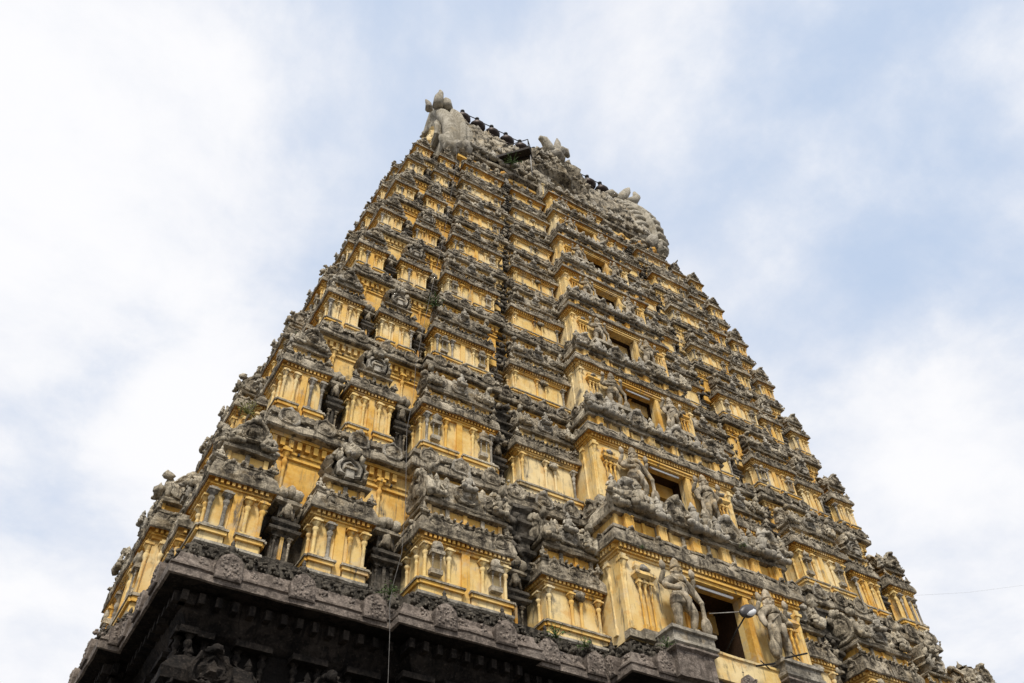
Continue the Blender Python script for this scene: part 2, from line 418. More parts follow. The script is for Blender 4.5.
def hroof_shala(mb, W, y0, y1, z0, h, s):
    """barrel roof along x with end arches and a front arch"""
    yc = (y0+y1)/2; hd = (y1-y0)/2; n = 9
    vs = []; nx = max(4, int(W/(.12*s)))
    for i in range(nx+1):
        x = -W/2+W*i/nx; rib = .02*s*(i % 2)
        for j in range(n+1):
            a = math.pi*j/n
            k = 1+noise.noise(Vector((x*3+mb.seed, j, 2)))*.06
            vs.append((x, yc-math.cos(a)*(hd*1.04+rib)*k, z0+(math.sin(a)**.8)*(h*.86+rib)*k))
    fs = [(i*(n+1)+j, (i+1)*(n+1)+j, (i+1)*(n+1)+j+1, i*(n+1)+j+1) for i in range(nx) for j in range(n)]
    fs += [tuple(reversed(range(n+1)))[::-1][::-1], tuple(nx*(n+1)+j for j in range(n+1))[::-1]]
    mb.add(vs, fs, 'roofgrey', False)
    mb.box(-W/2, W/2, yc-.06*s, yc+.06*s, z0+h*.84, z0+h*.98, 'grey')
    M = mb.M.copy()
    for sx in (-1, 1):
        mb.M = M @ Matrix.Translation((sx*W/2, yc, 0)) @ Matrix.Rotation(R(90*sx), 4, 'Z')
        mb.kudu(0, 0, z0+h*.44, min(hd*1.1, h*.5), .12*s, 'roofgrey', 'grey')
        mb.M = M
        # corner beasts at the barrel ends, facing the front
        mb.blob(sx*(W/2-.02), y0+.05*s, z0+h*.40, .10*s, .14*s, h*.34, 'roofgrey', 10, 8, .12); mb.figure(sx*(W/2-.12*s), y0-.14*s, z0+.02, h*.62, 'roofgrey')
        mb.blob(sx*(W/2+.03*s), y0-.04*s, z0+h*.8, .10*s, .14*s, h*.14, 'roofgrey', 7, 5, .3)
        mb.blob(sx*(W/2+.06*s), y0-.16*s, z0+h*.2, .12*s, .12*s, h*.2, 'roofgrey', 7, 5, .3)
    mb.kudu(0, y0+.04*s, z0+h*.34, h*.29, .14*s, 'pale' if random.random() < .6 else 'roofgrey', 'pale', n=24, lobes=13, face=False)
    mb.figure(0, y0-.12*s, z0+h*.40, h*.60, 'pale')
    for q_ in (-1, 1):
        mb.box(q_*W*.27-.015*s, q_*W*.27+.015*s, y0-.03*s, y0+.1, z0, z0+h*.5, 'pale'); mb.kudu(q_*W*.34, y0-.01*s, z0+h*.26, h*.17, .08*s, 'roofgrey', 'grey', n=14, lobes=7, face=False)
    mb.loft(rect(-W/2, W/2, y0-.02*s, y1), [(.04*s, z0-.01), (.06*s, z0+.03*s), (.03*s, z0+.07*s), (-.05, z0+.08*s)], 'grey', .2, .02*s)
    for k in range(max(2, int(W/(.55*s)))):
        x = random.uniform(-W*.42, W*.42)
        if abs(x) > h*.3: mb.blob(x, y0-.02*s, z0+h*random.uniform(.1, .5), .1*s, .1*s, .12*s, 'roofgrey', 6, 4, .3)
    for k in range(max(3, int(W/(.4*s)))):
        x = -W*.4+W*.8*k/(max(3, int(W/(.4*s)))-1)
        mb.lathe(x, yc, z0+h*.95, [(.05*s, 0), (.09*s, .06*s), (.07*s, .13*s), (.02*s, .2*s)], 'roofgrey', 6)

def hroof_gable(mb, W, y0, y1, z0, h, s):
    r = min(h*.50, W*.60)
    mb.kudu(0, y1-.05, z0+r*.80, r, (y1-y0)*.9, 'roofgrey', 'pale', n=34, lobes=17, tall=1.12, hollow=True)
    # nested arch and little shrine inside, lion face above
    mb.kudu(0, y0+.02*s, z0+r*.66, r*.62, .16*s, 'pale', 'grey', n=20, lobes=11, face=False, hollow=True)
    mb.box(-r*.2, r*.2, y0-.18*s, y0, z0+.02, z0+r*.5, 'pale'); mb.box(-r*.3, r*.3, y0-.22*s, y0, z0+r*.5, z0+r*.62, 'grey')
    for k in (-1, 1):
        mb.blob(k*r*.17, y0-.18*s, z0+r*1.45, r*.13, .08*s, r*.13, 'pale', 7, 5, .05)
        mb.blob(k*r*.55, y0-.05*s, z0+r*1.3, r*.17, .12*s, r*.3, 'roofgrey', 7, 5, .3)
        mb.tube([(k*r*.25, y0-.1*s, z0+r*1.6), (k*r*.45, y0-.12*s, z0+r*1.9), (k*r*.3, y0-.1*s, z0+r*2.1)], [r*.12, r*.09, r*.03], 'roofgrey', 6)
    mb.blob(0, y0-.12*s, z0+r*1.6, r*.34, .16*s, r*.34, 'roofgrey', 9, 6, .25)
    mb.blob(0, y0-.25*s, z0+r*1.3, r*.12, .1*s, r*.12, 'pale', 6, 5, .1)

def hroof_kuta(mb, W, y0, y1, z0, h, s):
    D = y1-y0
    pr = [(.0, 0), (.08, .0), (.13, .12), (.12, .3), (.04, .48), (-.10, .62), (-.26, .72), (-.36, .76), (-.38, .80)]
    mb.loft(rect(-W/2, W/2, y0, y1), [(a*W*.9, z0+b*h) for a, b in pr], 'roofgrey', .16*s, .05*s)
    mb.lathe(0, (y0+y1)/2, z0+h*.78, [(.16*W, 0), (.2*W, .05*h), (.1*W, .09*h), (.13*W, .15*h), (.04*W, .22*h), (.01, .30*h)], 'roofgrey', 8)
    def sd(L, k):
        mb.kudu(0, -.02*s, z0+h*.33, min(L*.42, h*.36), .2*s, 'roofgrey', 'grey')
        for q in (-1, 1):
            mb.figure(q*L*.42, -.12*s, z0, h*.5, random.choice(['roofgrey', 'pale']))
    with_sides(mb, -W/2, W/2, y0, y1, sd)

# ------------------------------------------------------------------ the tower
tower = empty('gateway_tower', (0, YC, 0))
tag(tower, 'tiered temple gateway tower of weathered yellow plaster and grey carved stone over a dark base', 'temple tower')
tower.location = (0, 0, 0)

def pavilion(tier, kind, cx, cy, rot, lipW, depth, H, s, zbase, raise_roof=True, hara=None):
    """cx,cy = centre of wall front (already inset); H wall base -> lip"""
    sub = tier < 5
    indiv = (tier == 0) or (tier == 1 and rot == 0 and cx < 0)
    names = {'A': 'corner_pavilion', 'B': 'arched_pavilion', 'C': 'oblong_pavilion', 'D': 'flanking_pavilion', 'S': 'side_pavilion'}
    ov = OV*(.55+.45*s)
    W = lipW-2*ov
    mb = MB()
    pl = {'A': [-1, -.42, .42, 1], 'B': [-1, -.42, .42, 1], 'C': [-1, -.42, .42, 1], 'D': [-.95, -.1, .25, .95], 'S': [-1, -.7, -.3, .3, .7, 1]}[kind]
    bay_wall(mb, W, depth, H, s, kind, pl, centre_strip=kind in 'ABCS', panel='cream')
    if kind in 'CS':   # small carved aedicules between the pilaster pairs
        for q in (-1, 1):
            x = q*W*.345
            mb.box(x-.15*s, x+.15*s, -.10*s, .08*s, .32*H, .40*H, 'roofgrey')
            for k in (-1, 1): pilaster_mb(mb, x+k*.10*s, -.07*s, .34*H, .035*s, .30*H, 'pale', 6)
            mb.box(x-.17*s, x+.17*s, -.15*s, .06*s, .63*H, .69*H, 'grey')
            mb.blob(x, -.08*s, .76*H, .15*s, .10*s, .08*H, 'roofgrey', 8, 5, .2)
    if kind == 'D':
        x = W*.08
        mb.box(x-.16*s, x+.16*s, -.12*s, .06*s, .80*H, .84*H, 'grey'); mb.blob(x, -.08*s, .76*H, .17*s, .11*s, .07*H, 'roofgrey', 8, 5, .2)
    mbc = MB() if sub else mb
    ch = DZ[tier]*.095
    box4 = rect(-W/2, W/2, 0, depth)
    mbc.loft(box4, [(o, H+z) for o, z in cornice_prof(ov, ch*1.1)], 'grey', .16, .035*s, mats=['ochre', 'ochre']+['grey']*8)
    with_sides(mbc, -W/2, W/2, 0, depth, lambda L, k: small_kudus(mbc, -L/2-.05, L/2+.05, -ov*.60, H+ch*.42, ch*.40, .62*s, 'grey', ov*.4))
    # roof piece above
    hz = H+ch*1.05; nh = DZ[tier]*.075; rh = DZ[tier]*(.235 if kind in 'CDS' else .24)
    if kind == 'B': rh = DZ[tier]*(.37 if rot == 0 else .28)
    if kind == 'S': rh = DZ[tier]*.18
    mbr = MB() if sub else mb
    rd = max(.30*s, min(depth*.9, (YS[tier+1]-YS[tier] if tier < 7 else .5)+.25))
    rw = W*{'A': .72, 'B': .68, 'C': .86, 'D': .84, 'S': .9}[kind]
    if kind == 'A': rd = max(rd, W*.6)
    neck(mbr, rw, .06*s, .06*s+rd, hz, nh, s)
    z0 = hz+nh*1.28
    if kind == 'A': hroof_kuta(mbr, rw*.98, .02*s, rd, z0, rh, s)
    elif kind == 'B': hroof_gable(mbr, rw, .02*s, rd*.7, z0, rh, s)
    else: hroof_shala(mbr, rw*1.02, .0, max(rd*.95, .5*s), z0, rh, s)
    # worn lumps standing on the cornice
    for q in (-1, 1):
        mbr.figure(q*(W/2+.02*s), -.05*s, hz-.02, .34*s, 'roofgrey')
    garland_row(mbr, -W/2, W/2, -.09*s, hz-.02*s, .055*s, 'grey', .17*s)
    root = mb_root = None
    if indiv:
        # finish wall with side pilasters merged, front ones their own meshes
        saved = list(pil_list_pos)
        root = None
        pil_list_pos_copy = saved; pil_list_pos.clear()
        x, y, z, r, h = saved[0]
        for sx in (-1, 1):
            for yy in ([depth*.28] if depth < 1.2 else [depth*.2, depth*.55]): pilaster_mb(mb, sx*(W/2-.01*s), yy, z, r, h, 'cream', 8)
        o = mb.build(names[kind], tower, (cx, cy, zbase), rot)
        rnd = random.Random(int(cx*100+cy*37))
        for (x, y, z, r, h) in saved:
            inst('pilaster', pil_mesh(rnd.choice(['cream', 'cream', 'yellow', 'pale'])), o, (x, y, z), (r, r, h)); COUNT['pil'] += 1
    else:
        add_pils(mb, None, False, s, depth, W)
        o = mb.build(names[kind], tower, (cx, cy, zbase), rot)
    if sub:
        mbc.build('cornice', o)
        mbr.build({'A': 'domed_roof', 'B': 'arched_gable'}.get(kind, 'barrel_roof'), o)
    return o

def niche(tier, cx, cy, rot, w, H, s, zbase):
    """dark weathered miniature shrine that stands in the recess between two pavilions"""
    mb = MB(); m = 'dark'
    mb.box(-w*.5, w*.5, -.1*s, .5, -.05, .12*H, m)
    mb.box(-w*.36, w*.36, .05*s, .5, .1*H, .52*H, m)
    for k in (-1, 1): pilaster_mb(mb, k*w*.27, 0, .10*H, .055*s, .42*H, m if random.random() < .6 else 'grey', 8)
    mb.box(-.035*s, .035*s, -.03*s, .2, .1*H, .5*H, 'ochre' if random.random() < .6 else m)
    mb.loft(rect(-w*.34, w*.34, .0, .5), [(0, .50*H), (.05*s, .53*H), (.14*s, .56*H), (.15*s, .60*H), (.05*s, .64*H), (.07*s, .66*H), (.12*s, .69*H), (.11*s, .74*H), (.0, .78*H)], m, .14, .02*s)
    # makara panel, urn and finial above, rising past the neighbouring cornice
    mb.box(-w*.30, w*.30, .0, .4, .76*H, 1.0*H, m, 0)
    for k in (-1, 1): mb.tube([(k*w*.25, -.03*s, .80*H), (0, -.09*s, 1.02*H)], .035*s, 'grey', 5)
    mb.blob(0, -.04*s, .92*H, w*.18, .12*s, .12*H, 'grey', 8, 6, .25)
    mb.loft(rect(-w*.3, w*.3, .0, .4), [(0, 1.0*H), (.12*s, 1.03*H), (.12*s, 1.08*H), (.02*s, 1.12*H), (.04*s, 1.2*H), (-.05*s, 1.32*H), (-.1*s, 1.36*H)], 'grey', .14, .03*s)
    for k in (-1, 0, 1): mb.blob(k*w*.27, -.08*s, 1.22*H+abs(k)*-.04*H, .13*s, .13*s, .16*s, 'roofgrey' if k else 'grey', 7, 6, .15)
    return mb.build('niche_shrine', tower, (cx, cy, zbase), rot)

def plan(i, cfront=True, centre=True):
    """rectilinear outline of storey i at the cornice lip line (counter-clockwise)"""
    w, y0, c = WS[i], YS[i], CS[i]; k = (w-c)/9.85; s = DZ[i]/4.744
    kk = w/13.065
    xC0, xC1 = -(c+(TC0[i]+.02)*(w-c)), -(c+(TC1[i]-.01)*(w-c))
    pC, pD, pM = .34*kk, .12*kk, .88*kk
    ys, ye = y0, 2*YC-y0
    hs = 2.2*(YC-y0)/5.55; pS = .42*kk
    L = [(-w, y0), (xC0, y0), (xC0, y0-pC), (xC1, y0-pC), (xC1, y0-pD), (-c, y0-pD)]
    if centre: L += [(-c, y0-pM), (c, y0-pM)]
    else: L = L[:-1]
    Rr = [(-x, y) for x, y in reversed(L[:-2] if centre else L)] if not centre else [(-x, y) for x, y in reversed(L[:-2])]
    if not centre: pass
    poly = L+Rr
    # right side, back, left side
    poly += [(w, YC-hs), (w+pS, YC-hs), (w+pS, YC+hs), (w, YC+hs), (w, ye), (-w, ye), (-w, YC+hs), (-w-pS, YC+hs), (-w-pS, YC-hs), (-w, YC-hs)]
    # drop duplicates
    out = []
    for p in poly:
        if not out or (abs(p[0]-out[-1][0])+abs(p[1]-out[-1][1])) > 1e-6: out.append(p)
    return out, dict(w=w, y0=y0, c=c, xC0=xC0, xC1=xC1, pC=pC, pD=pD, pM=pM, hs=hs, pS=pS, kk=kk, s=s)

def edge_items(poly):
    """edges of the outline facing the front or the two sides"""
    n = len(poly)
    for i in range(n):
        a, b = Vector(poly[i]), Vector(poly[(i+1) % n]); L = (b-a).length
        if L < .35: continue
        d = (b-a)/L; ang = math.atan2(d.y, d.x); nrm = Vector((d.y, -d.x))
        if nrm.y > .5: continue
        yield a, b, L, ang

BASEZ = []
for i in range(NT):
    g = (Z[i]-Z[i-1]) if i else 0
    BASEZ.append(11.90 if i == 0 else Z[i]-.355*g)

# --- storey bodies and ledges
for i in range(NT):
    poly, q = plan(i); s = (q['s']+q['kk'])/2
    flat, _ = plan(i, centre=False)
    g = (Z[i]-Z[i-1]) if i else 0
    zb = BASEZ[i]; top = Z[i]+DZ[i]*.10
    # recess core behind the pavilions, and the yellow band that carries the next ledge
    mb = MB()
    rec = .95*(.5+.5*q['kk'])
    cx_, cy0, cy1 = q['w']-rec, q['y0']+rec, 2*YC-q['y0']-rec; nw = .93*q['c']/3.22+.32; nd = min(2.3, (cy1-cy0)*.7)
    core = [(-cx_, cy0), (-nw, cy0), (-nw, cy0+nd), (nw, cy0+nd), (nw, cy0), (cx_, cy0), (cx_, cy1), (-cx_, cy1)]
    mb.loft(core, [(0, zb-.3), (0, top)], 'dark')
    # dark weathered piers that run up the channels between the pavilions
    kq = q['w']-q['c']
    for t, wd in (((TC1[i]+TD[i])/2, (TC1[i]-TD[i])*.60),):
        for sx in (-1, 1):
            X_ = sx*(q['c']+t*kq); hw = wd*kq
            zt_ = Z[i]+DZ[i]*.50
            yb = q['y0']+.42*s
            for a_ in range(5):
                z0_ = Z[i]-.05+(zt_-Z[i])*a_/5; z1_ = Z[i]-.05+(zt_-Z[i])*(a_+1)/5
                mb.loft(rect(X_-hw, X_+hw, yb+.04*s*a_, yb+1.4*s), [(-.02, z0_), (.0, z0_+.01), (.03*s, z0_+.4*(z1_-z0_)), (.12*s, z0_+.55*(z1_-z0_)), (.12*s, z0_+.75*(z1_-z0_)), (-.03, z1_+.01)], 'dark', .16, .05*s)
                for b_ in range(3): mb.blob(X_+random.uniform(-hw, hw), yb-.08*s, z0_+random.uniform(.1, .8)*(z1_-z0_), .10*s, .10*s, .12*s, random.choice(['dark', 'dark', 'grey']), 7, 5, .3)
    if i < NT-1:
        nx, nq = plan(i+1); ns = (nq['s']+nq['kk'])/2
        zl = Z[i+1]-.485*(Z[i+1]-Z[i])
        mb.loft(nx, [(-.27*s, top-.45), (-.27*s, zl-.66*s), (-.21*s, zl-.64*s), (-.21*s, zl-.58*s), (-.27*s, zl-.56*s), (-.27*s, zl-.48*s), (-.23*s, zl-.46*s), (-.23*s, zl-.40*s), (-.26*s, zl-.39*s), (-.26*s, zl-.11*s), (-.14*s, zl-.10*s), (-.12*s, zl)], 'yellow')
        for a, b, L, ang in edge_items(nx):
            M = Matrix.Translation(((a.x+b.x)/2, (a.y+b.y)/2, 0)) @ Matrix.Rotation(ang, 4, 'Z') @ Matrix.Translation((0, .25*s, 0))
            mb.M = M; dentils(mb, L-.3*s, zl-.34*s, zl-.12*s, .10*s, .21*s, 'yellow')
            n = int(L/(1.15*s))
            for k in range(n):
                x = -L/2+L*(k+.5)/n
                zz = top+.02; hh = zl-.34*s-zz
                pilaster_mb(mb, x, -.02, zz, .10*s, hh, 'yellow', 8)
                mb.box(x+.28*s, x+.33*s, -.06*s, .01, zl-.48*s, zl-.42*s, 'dark')
        mb.M = Matrix.Identity(4)
    mb.build('storey_wall', tower)
    if i > 0:
        zl = Z[i]-.485*g; zt = zb-.02*s
        mb = MB()
        hh = zt-zl
        mb.loft(poly, [(-.30*s, zl-.03*s), (.02*s, zl-.02*s), (.06*s, zl+.03*s), (.05*s, zl+hh*.35), (-.06*s, zl+hh*.45), (-.06*s, zl+hh*.62), (.02*s, zl+hh*.68), (.0, zl+hh*.95), (-.1*s, zt)], 'grey', .2, .04*s)
        for a, b, L, ang in edge_items(poly):
            mb.M = Matrix.Translation(((a.x+b.x)/2, (a.y+b.y)/2, 0)) @ Matrix.Rotation(ang, 4, 'Z')
            n = max(1, int(round(L/(1.0*s))))
            for k in range(n):
                x = -L/2+L*(k+.5)/n
                mb.kudu(x, .0, zl+hh*.60, hh*.46, .10*s, random.choice(['grey', 'roofgrey', 'pale']), 'grey', n=16, lobes=9, face=random.random() < .5)
                for u_ in range(5): mb.blob(x+random.uniform(.3, .7)*s, -.0, zl+hh*random.uniform(.35, .9), .05*s, .04*s, .05*s, 'roofgrey', 6, 4, .3)
            garland_row(mb, -L/2, L/2, .04*s, zt-.03*s, .05*s, 'grey', .14*s)
        mb.M = Matrix.Identity(4)
        mb.build('carved_ledge', tower)

# --- pavilions
DOORS = []
for i in range(NT):
    poly, q = plan(i); s = (q['s']+q['kk'])/2; w, c, y0 = q['w'], q['c'], q['y0']
    zb = BASEZ[i]; H = Z[i]-zb; k = w-c
    ov = OV*(.55+.45*s)
    dep = .95*(.5+.5*q['kk'])+.05
    def X(t): return c+t*k
    for sx in (-1, 1):
        a0, a1 = X(1), X(TA[i])
        pavilion(i, 'A', sx*(a0+a1)/2, y0+ov, 0, a0-a1, dep+(.3 if i < 3 else 0), H, s, zb)
        b0, b1 = X(TB0[i]), X(TB1[i]); pavilion(i, 'B', sx*(b0+b1)/2, y0+ov, 0, b0-b1, dep, H, s, zb)
        c0, c1 = X(TC0[i]), X(TC1[i]); pavilion(i, 'C', sx*(c0+c1)/2, y0-q['pC']+ov, 0, c0-c1, dep+q['pC'], H, s, zb)
        d0, d1 = X(TD[i]), X(-.02); pavilion(i, 'D', sx*(d0+d1)/2, y0-q['pD']+ov, 0, d0-d1, dep+q['pD'], H, s, zb)
        for t, wn in (((TA[i]+TB0[i])/2, TA[i]-TB0[i]), ((TB1[i]+TC0[i])/2, TB1[i]-TC0[i]), ((TC1[i]+TD[i])/2, TC1[i]-TD[i])):
            niche(i, sx*X(t), y0+ov+.30*s, 0, max(.040, wn*.80)*k, H, s, zb)
        # side faces
        rot = R(-90) if sx < 0 else R(90)
        hd = YC-y0; hs = q['hs']
        def Y(t): return YC-t*hd
        la = (a0-a1)
        b0y = y0+la+.1*(hd-hs)+.25*s; b1y = YC-hs-.02
        if b1y-b0y > .5*s:
            pavilion(i, 'B', sx*(w-ov), (b0y+b1y)/2, rot, b1y-b0y, dep, H, s, zb)
            pavilion(i, 'B', sx*(w-ov), 2*YC-(b0y+b1y)/2, rot, b1y-b0y, dep, H, s, zb)
        # corner pavilion shows on the side too: pilasters are part of its wall; side centre bay
        pavilion(i, 'S', sx*(w+q['pS']-ov), YC, rot, 2*hs, dep+q['pS'], H+.14*DZ[i], s, zb)
        niche(i, sx*(w-ov-.3*s), y0+la+.12*s, rot, .4*s, H, s, zb)
    # --- centre bay with the doorway
    lip = Z[i]+.225*DZ[i]; Hc = lip-zb; W = 2*(c-ov); yf = y0-q['pM']+ov; D = q['pM']+dep
    kx = q['kk']*.5+s*.5
    dw = .93*c/3.22; dz0, dz1 = .10*Hc, Hc-.52*s
    mb = MB(); ent = Hc-.36*s
    for sx in (-1, 1):
        xa, xb = sorted((sx*dw, sx*W/2))
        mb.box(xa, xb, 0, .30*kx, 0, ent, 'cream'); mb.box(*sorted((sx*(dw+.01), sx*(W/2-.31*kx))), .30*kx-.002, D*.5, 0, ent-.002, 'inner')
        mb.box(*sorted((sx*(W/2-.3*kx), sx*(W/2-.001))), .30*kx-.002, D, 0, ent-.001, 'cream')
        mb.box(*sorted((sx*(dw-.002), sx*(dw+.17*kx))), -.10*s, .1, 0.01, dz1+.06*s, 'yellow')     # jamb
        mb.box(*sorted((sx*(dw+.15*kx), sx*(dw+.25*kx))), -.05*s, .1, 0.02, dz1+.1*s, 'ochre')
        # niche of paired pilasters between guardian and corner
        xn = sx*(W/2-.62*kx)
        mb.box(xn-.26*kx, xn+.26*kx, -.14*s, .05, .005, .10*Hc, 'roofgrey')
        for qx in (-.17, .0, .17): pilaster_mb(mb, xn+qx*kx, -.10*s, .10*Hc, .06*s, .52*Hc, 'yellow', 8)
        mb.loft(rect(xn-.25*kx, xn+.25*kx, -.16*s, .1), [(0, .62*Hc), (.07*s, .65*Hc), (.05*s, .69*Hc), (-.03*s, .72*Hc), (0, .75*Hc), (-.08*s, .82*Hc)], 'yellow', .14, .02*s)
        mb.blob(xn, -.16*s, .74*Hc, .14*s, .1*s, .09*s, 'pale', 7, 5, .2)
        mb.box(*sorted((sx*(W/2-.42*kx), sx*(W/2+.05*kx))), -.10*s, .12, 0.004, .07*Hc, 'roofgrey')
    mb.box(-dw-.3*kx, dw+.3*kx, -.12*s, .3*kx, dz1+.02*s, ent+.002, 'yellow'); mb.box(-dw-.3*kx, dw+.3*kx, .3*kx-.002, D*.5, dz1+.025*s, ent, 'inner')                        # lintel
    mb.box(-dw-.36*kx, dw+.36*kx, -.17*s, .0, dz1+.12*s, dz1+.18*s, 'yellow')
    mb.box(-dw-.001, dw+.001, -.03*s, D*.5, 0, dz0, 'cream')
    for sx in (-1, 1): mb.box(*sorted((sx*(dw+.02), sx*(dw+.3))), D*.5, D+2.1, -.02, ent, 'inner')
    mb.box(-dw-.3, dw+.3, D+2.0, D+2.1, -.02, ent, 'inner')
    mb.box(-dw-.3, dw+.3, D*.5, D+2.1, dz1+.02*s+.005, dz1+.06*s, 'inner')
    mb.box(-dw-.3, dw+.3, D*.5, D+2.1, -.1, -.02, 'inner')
    mb.loft(rect(-W/2, W/2, 0, D), [(.0, ent+.003), (.03*s, ent+.01), (.03*s, ent+.08*s), (.08*s, ent+.085*s), (.08*s, ent+.13*s), (.04*s, ent+.135*s), (.04*s, Hc)], 'yellow')
    with_sides(mb, -W/2-.04*s, W/2+.04*s, -.04*s, D, lambda L, k: dentils(mb, L, ent+.145*s, ent+.27*s, .10*s, .125*s, 'yellow'))
    mb.loft(rect(-W/2, W/2, 0, D), [(.05*s, ent+.27*s), (.16*s, ent+.275*s), (.18*s, Hc-.01*s), (.12*s, Hc)], 'ochre')
    hp = .09*Hc
    pp = []
    for sx in (-1, 1):
        pp.append((sx*(W/2-.10*kx), 0, hp, .105*kx, ent-hp))
        if i > 2: pilaster_mb(mb, *pp[-1][:3], pp[-1][3], pp[-1][4], 'cream', 8)
        for yy in (.45, 1.0):
            if yy < q['pM']+.1: pilaster_mb(mb, sx*(W/2), yy*kx, hp, .09*kx, ent-hp, 'cream', 8)
    o = mb.build('doorway_pavilion', tower, (0, yf, zb))
    if i <= 2:
        for p in pp: inst('pilaster', pil_mesh('cream'), o, p[:3], (p[3], p[3], p[4]))
    mbc = MB(); ch = DZ[i]*.10
    mbc.loft(rect(-W/2, W/2, 0, D), [(o_, Hc+z_) for o_, z_ in cornice_prof(ov*1.25, ch)], 'grey', .16, .035*s, mats=['ochre', 'ochre']+['grey']*8)
    with_sides(mbc, -W/2, W/2, 0, D, lambda L, k: small_kudus(mbc, -L/2, L/2, -ov*.7, Hc+ch*.5, ch*.42, .9*s, 'grey', ov*.4))
    mbc.build('cornice', o)
    # hara over the doorway: yellow neck, arches and seated figures
    mbr = MB(); hz = Hc+ch; nh = DZ[i]*.085
    rd = min(1.0, (YS[i+1]-YS[i] if i < 7 else .4)+.35)
    neck(mbr, W*.96, .06*s, rd+.1, hz, nh*1.2, s)
    for x in [W*t for t in (-.42, -.24, -.05, .12, .3, .44)]:
        mbr.box(x-.14*s, x+.14*s, -.08*s, .1, hz, hz+nh*1.2, 'yellow')
        pilaster_mb(mbr, x-.09*s, -.08*s, hz, .04*s, nh*1.1, 'yellow', 6); pilaster_mb(mbr, x+.09*s, -.08*s, hz, .04*s, nh*1.1, 'yellow', 6)
    z0 = hz+nh*1.4; rh = DZ[i]*.20
    vs = []
    mbr.loft(rect(-W*.47, W*.47, .02*s, rd), [(.05, z0), (.12*s, z0+.05*s), (.12*s, z0+rh*.35), (.02*s, z0+rh*.6), (-.12*s, z0+rh*.8), (-.2*s, z0+rh*.82)], 'roofgrey', .16, .05*s)
    xs = [-.42, -.14, .16, .42]
    for t in xs: mbr.kudu(W*t, -.02*s, z0+rh*.45, rh*.5, .2*s, 'pale' if random.random() < .6 else 'roofgrey', 'grey', n=24, lobes=13)
    for t in (-.47, -.36, -.31, -.25, -.05, .02, .08, .25, .30, .36, .47): mbr.figure(W*t, -.14*s, z0, rh*random.uniform(.8, 1.25), random.choice(['pale', 'roofgrey', 'pale']))
    for sx in (-1, 1):
        mbr.blob(sx*W*.49, -.02*s, z0+rh*.4, .14*s, .2*s, rh*.42, 'roofgrey', 10, 8, .15); mbr.figure(sx*W*.5, -.15*s, z0+rh*.3, rh*.8, 'roofgrey')
    for k in range(10):
        mbr.blob(random.uniform(-.48, .48)*W, -.08*s, z0+rh*random.uniform(.0, .35), .08*s, .1*s, .1*s, 'roofgrey', 6, 4, .3)
    mbr.build('barrel_roof', o)
    DOORS.append(dict(i=i, yf=yf, zb=zb, Hc=Hc, dw=dw, dz0=dz0, dz1=dz1, kx=kx, s=s, W=W))

# --- the great ledge below the first storey
poly, q = plan(0)
mb = MB()
zl, zt = 10.79, 11.36
def offs(p): return p
mb.loft(poly, [(-1.6, zl+.12), (.25, zl), (.30, zl+.012), (.32, zl+.14), (.26, zl+.17), (.26, zl+.21), (.29, zl+.22), (.29, zl+.26), (.24, zl+.28), (.16, zt-.12), (.14, zt), (-.35, zt+.05)], 'ledge', .25, .02, mats=['granite']+['ledge']*10)  # underside gets the near-black stone colour to stand in for shade below the ledge
mb.loft(poly, [(-.5, zt-.1), (-.02, zt-.1), (-.02, zt+.35), (-.20, zt+.40), (-.20, 11.95), (-.6, 11.95)], 'dark', .25, .05)
for a, b, L, ang in edge_items(poly):
    mb.M = Matrix.Translation(((a.x+b.x)/2, (a.y+b.y)/2, 0)) @ Matrix.Rotation(ang, 4, 'Z')
    n = max(1, int(round(L/1.28)))
    for k in range(n):
        x = -L/2+L*(k+.5)/n + random.uniform(-.08, .08)
        ww = .26
        pts = [(-ww, zl+.10), (ww, zl+.10), (ww*1.02, zl+.42), (ww*.8, zl+.56), (ww*.35, zl+.64), (0, zl+.68), (-ww*.35, zl+.64), (-ww*.8, zl+.56), (-ww*1.02, zl+.42)]
        m_ = len(pts)
        vs = [(x+p, -.355, z) for p, z in pts]+[(x+p, -.05, z) for p, z in pts]+[(x+p*.8, -.375, zl+.14+(z-zl-.1)*.8) for p, z in pts]
        fs = [(j, m_+j, m_+(j+1) % m_, (j+1) % m_)[::-1] for j in range(m_)]+[(j, (j+1) % m_, 2*m_+(j+1) % m_, 2*m_+j) for j in range(m_)]+[tuple(2*m_+j for j in range(m_))]
        mb.add(vs, fs, 'ledge')
        for u_ in range(26): mb.blob(x+random.uniform(-.19, .19), -.368, zl+random.uniform(.16, .58), random.uniform(.02, .05), .03, random.uniform(.02, .05), 'ledge', 6, 4, .2)
        mb.figure(x, -.18, zt+.10, .42, 'dark')
        for t in (-.48, .48):
            for u_ in range(7): mb.blob(x+t+random.uniform(-.08, .08), -.19, zl+random.uniform(.32, .5), .04, .03, .04, 'ledge', 6, 4, .2)
    garland_row(mb, -L/2, L/2, -.08, zt+.04, .115, 'dark', .25)
    garland_row(mb, -L/2, L/2, .02, zt+.27, .07, 'dark', .2)
mb.M = Matrix.Identity(4)
mb.build('carved_ledge', tower)

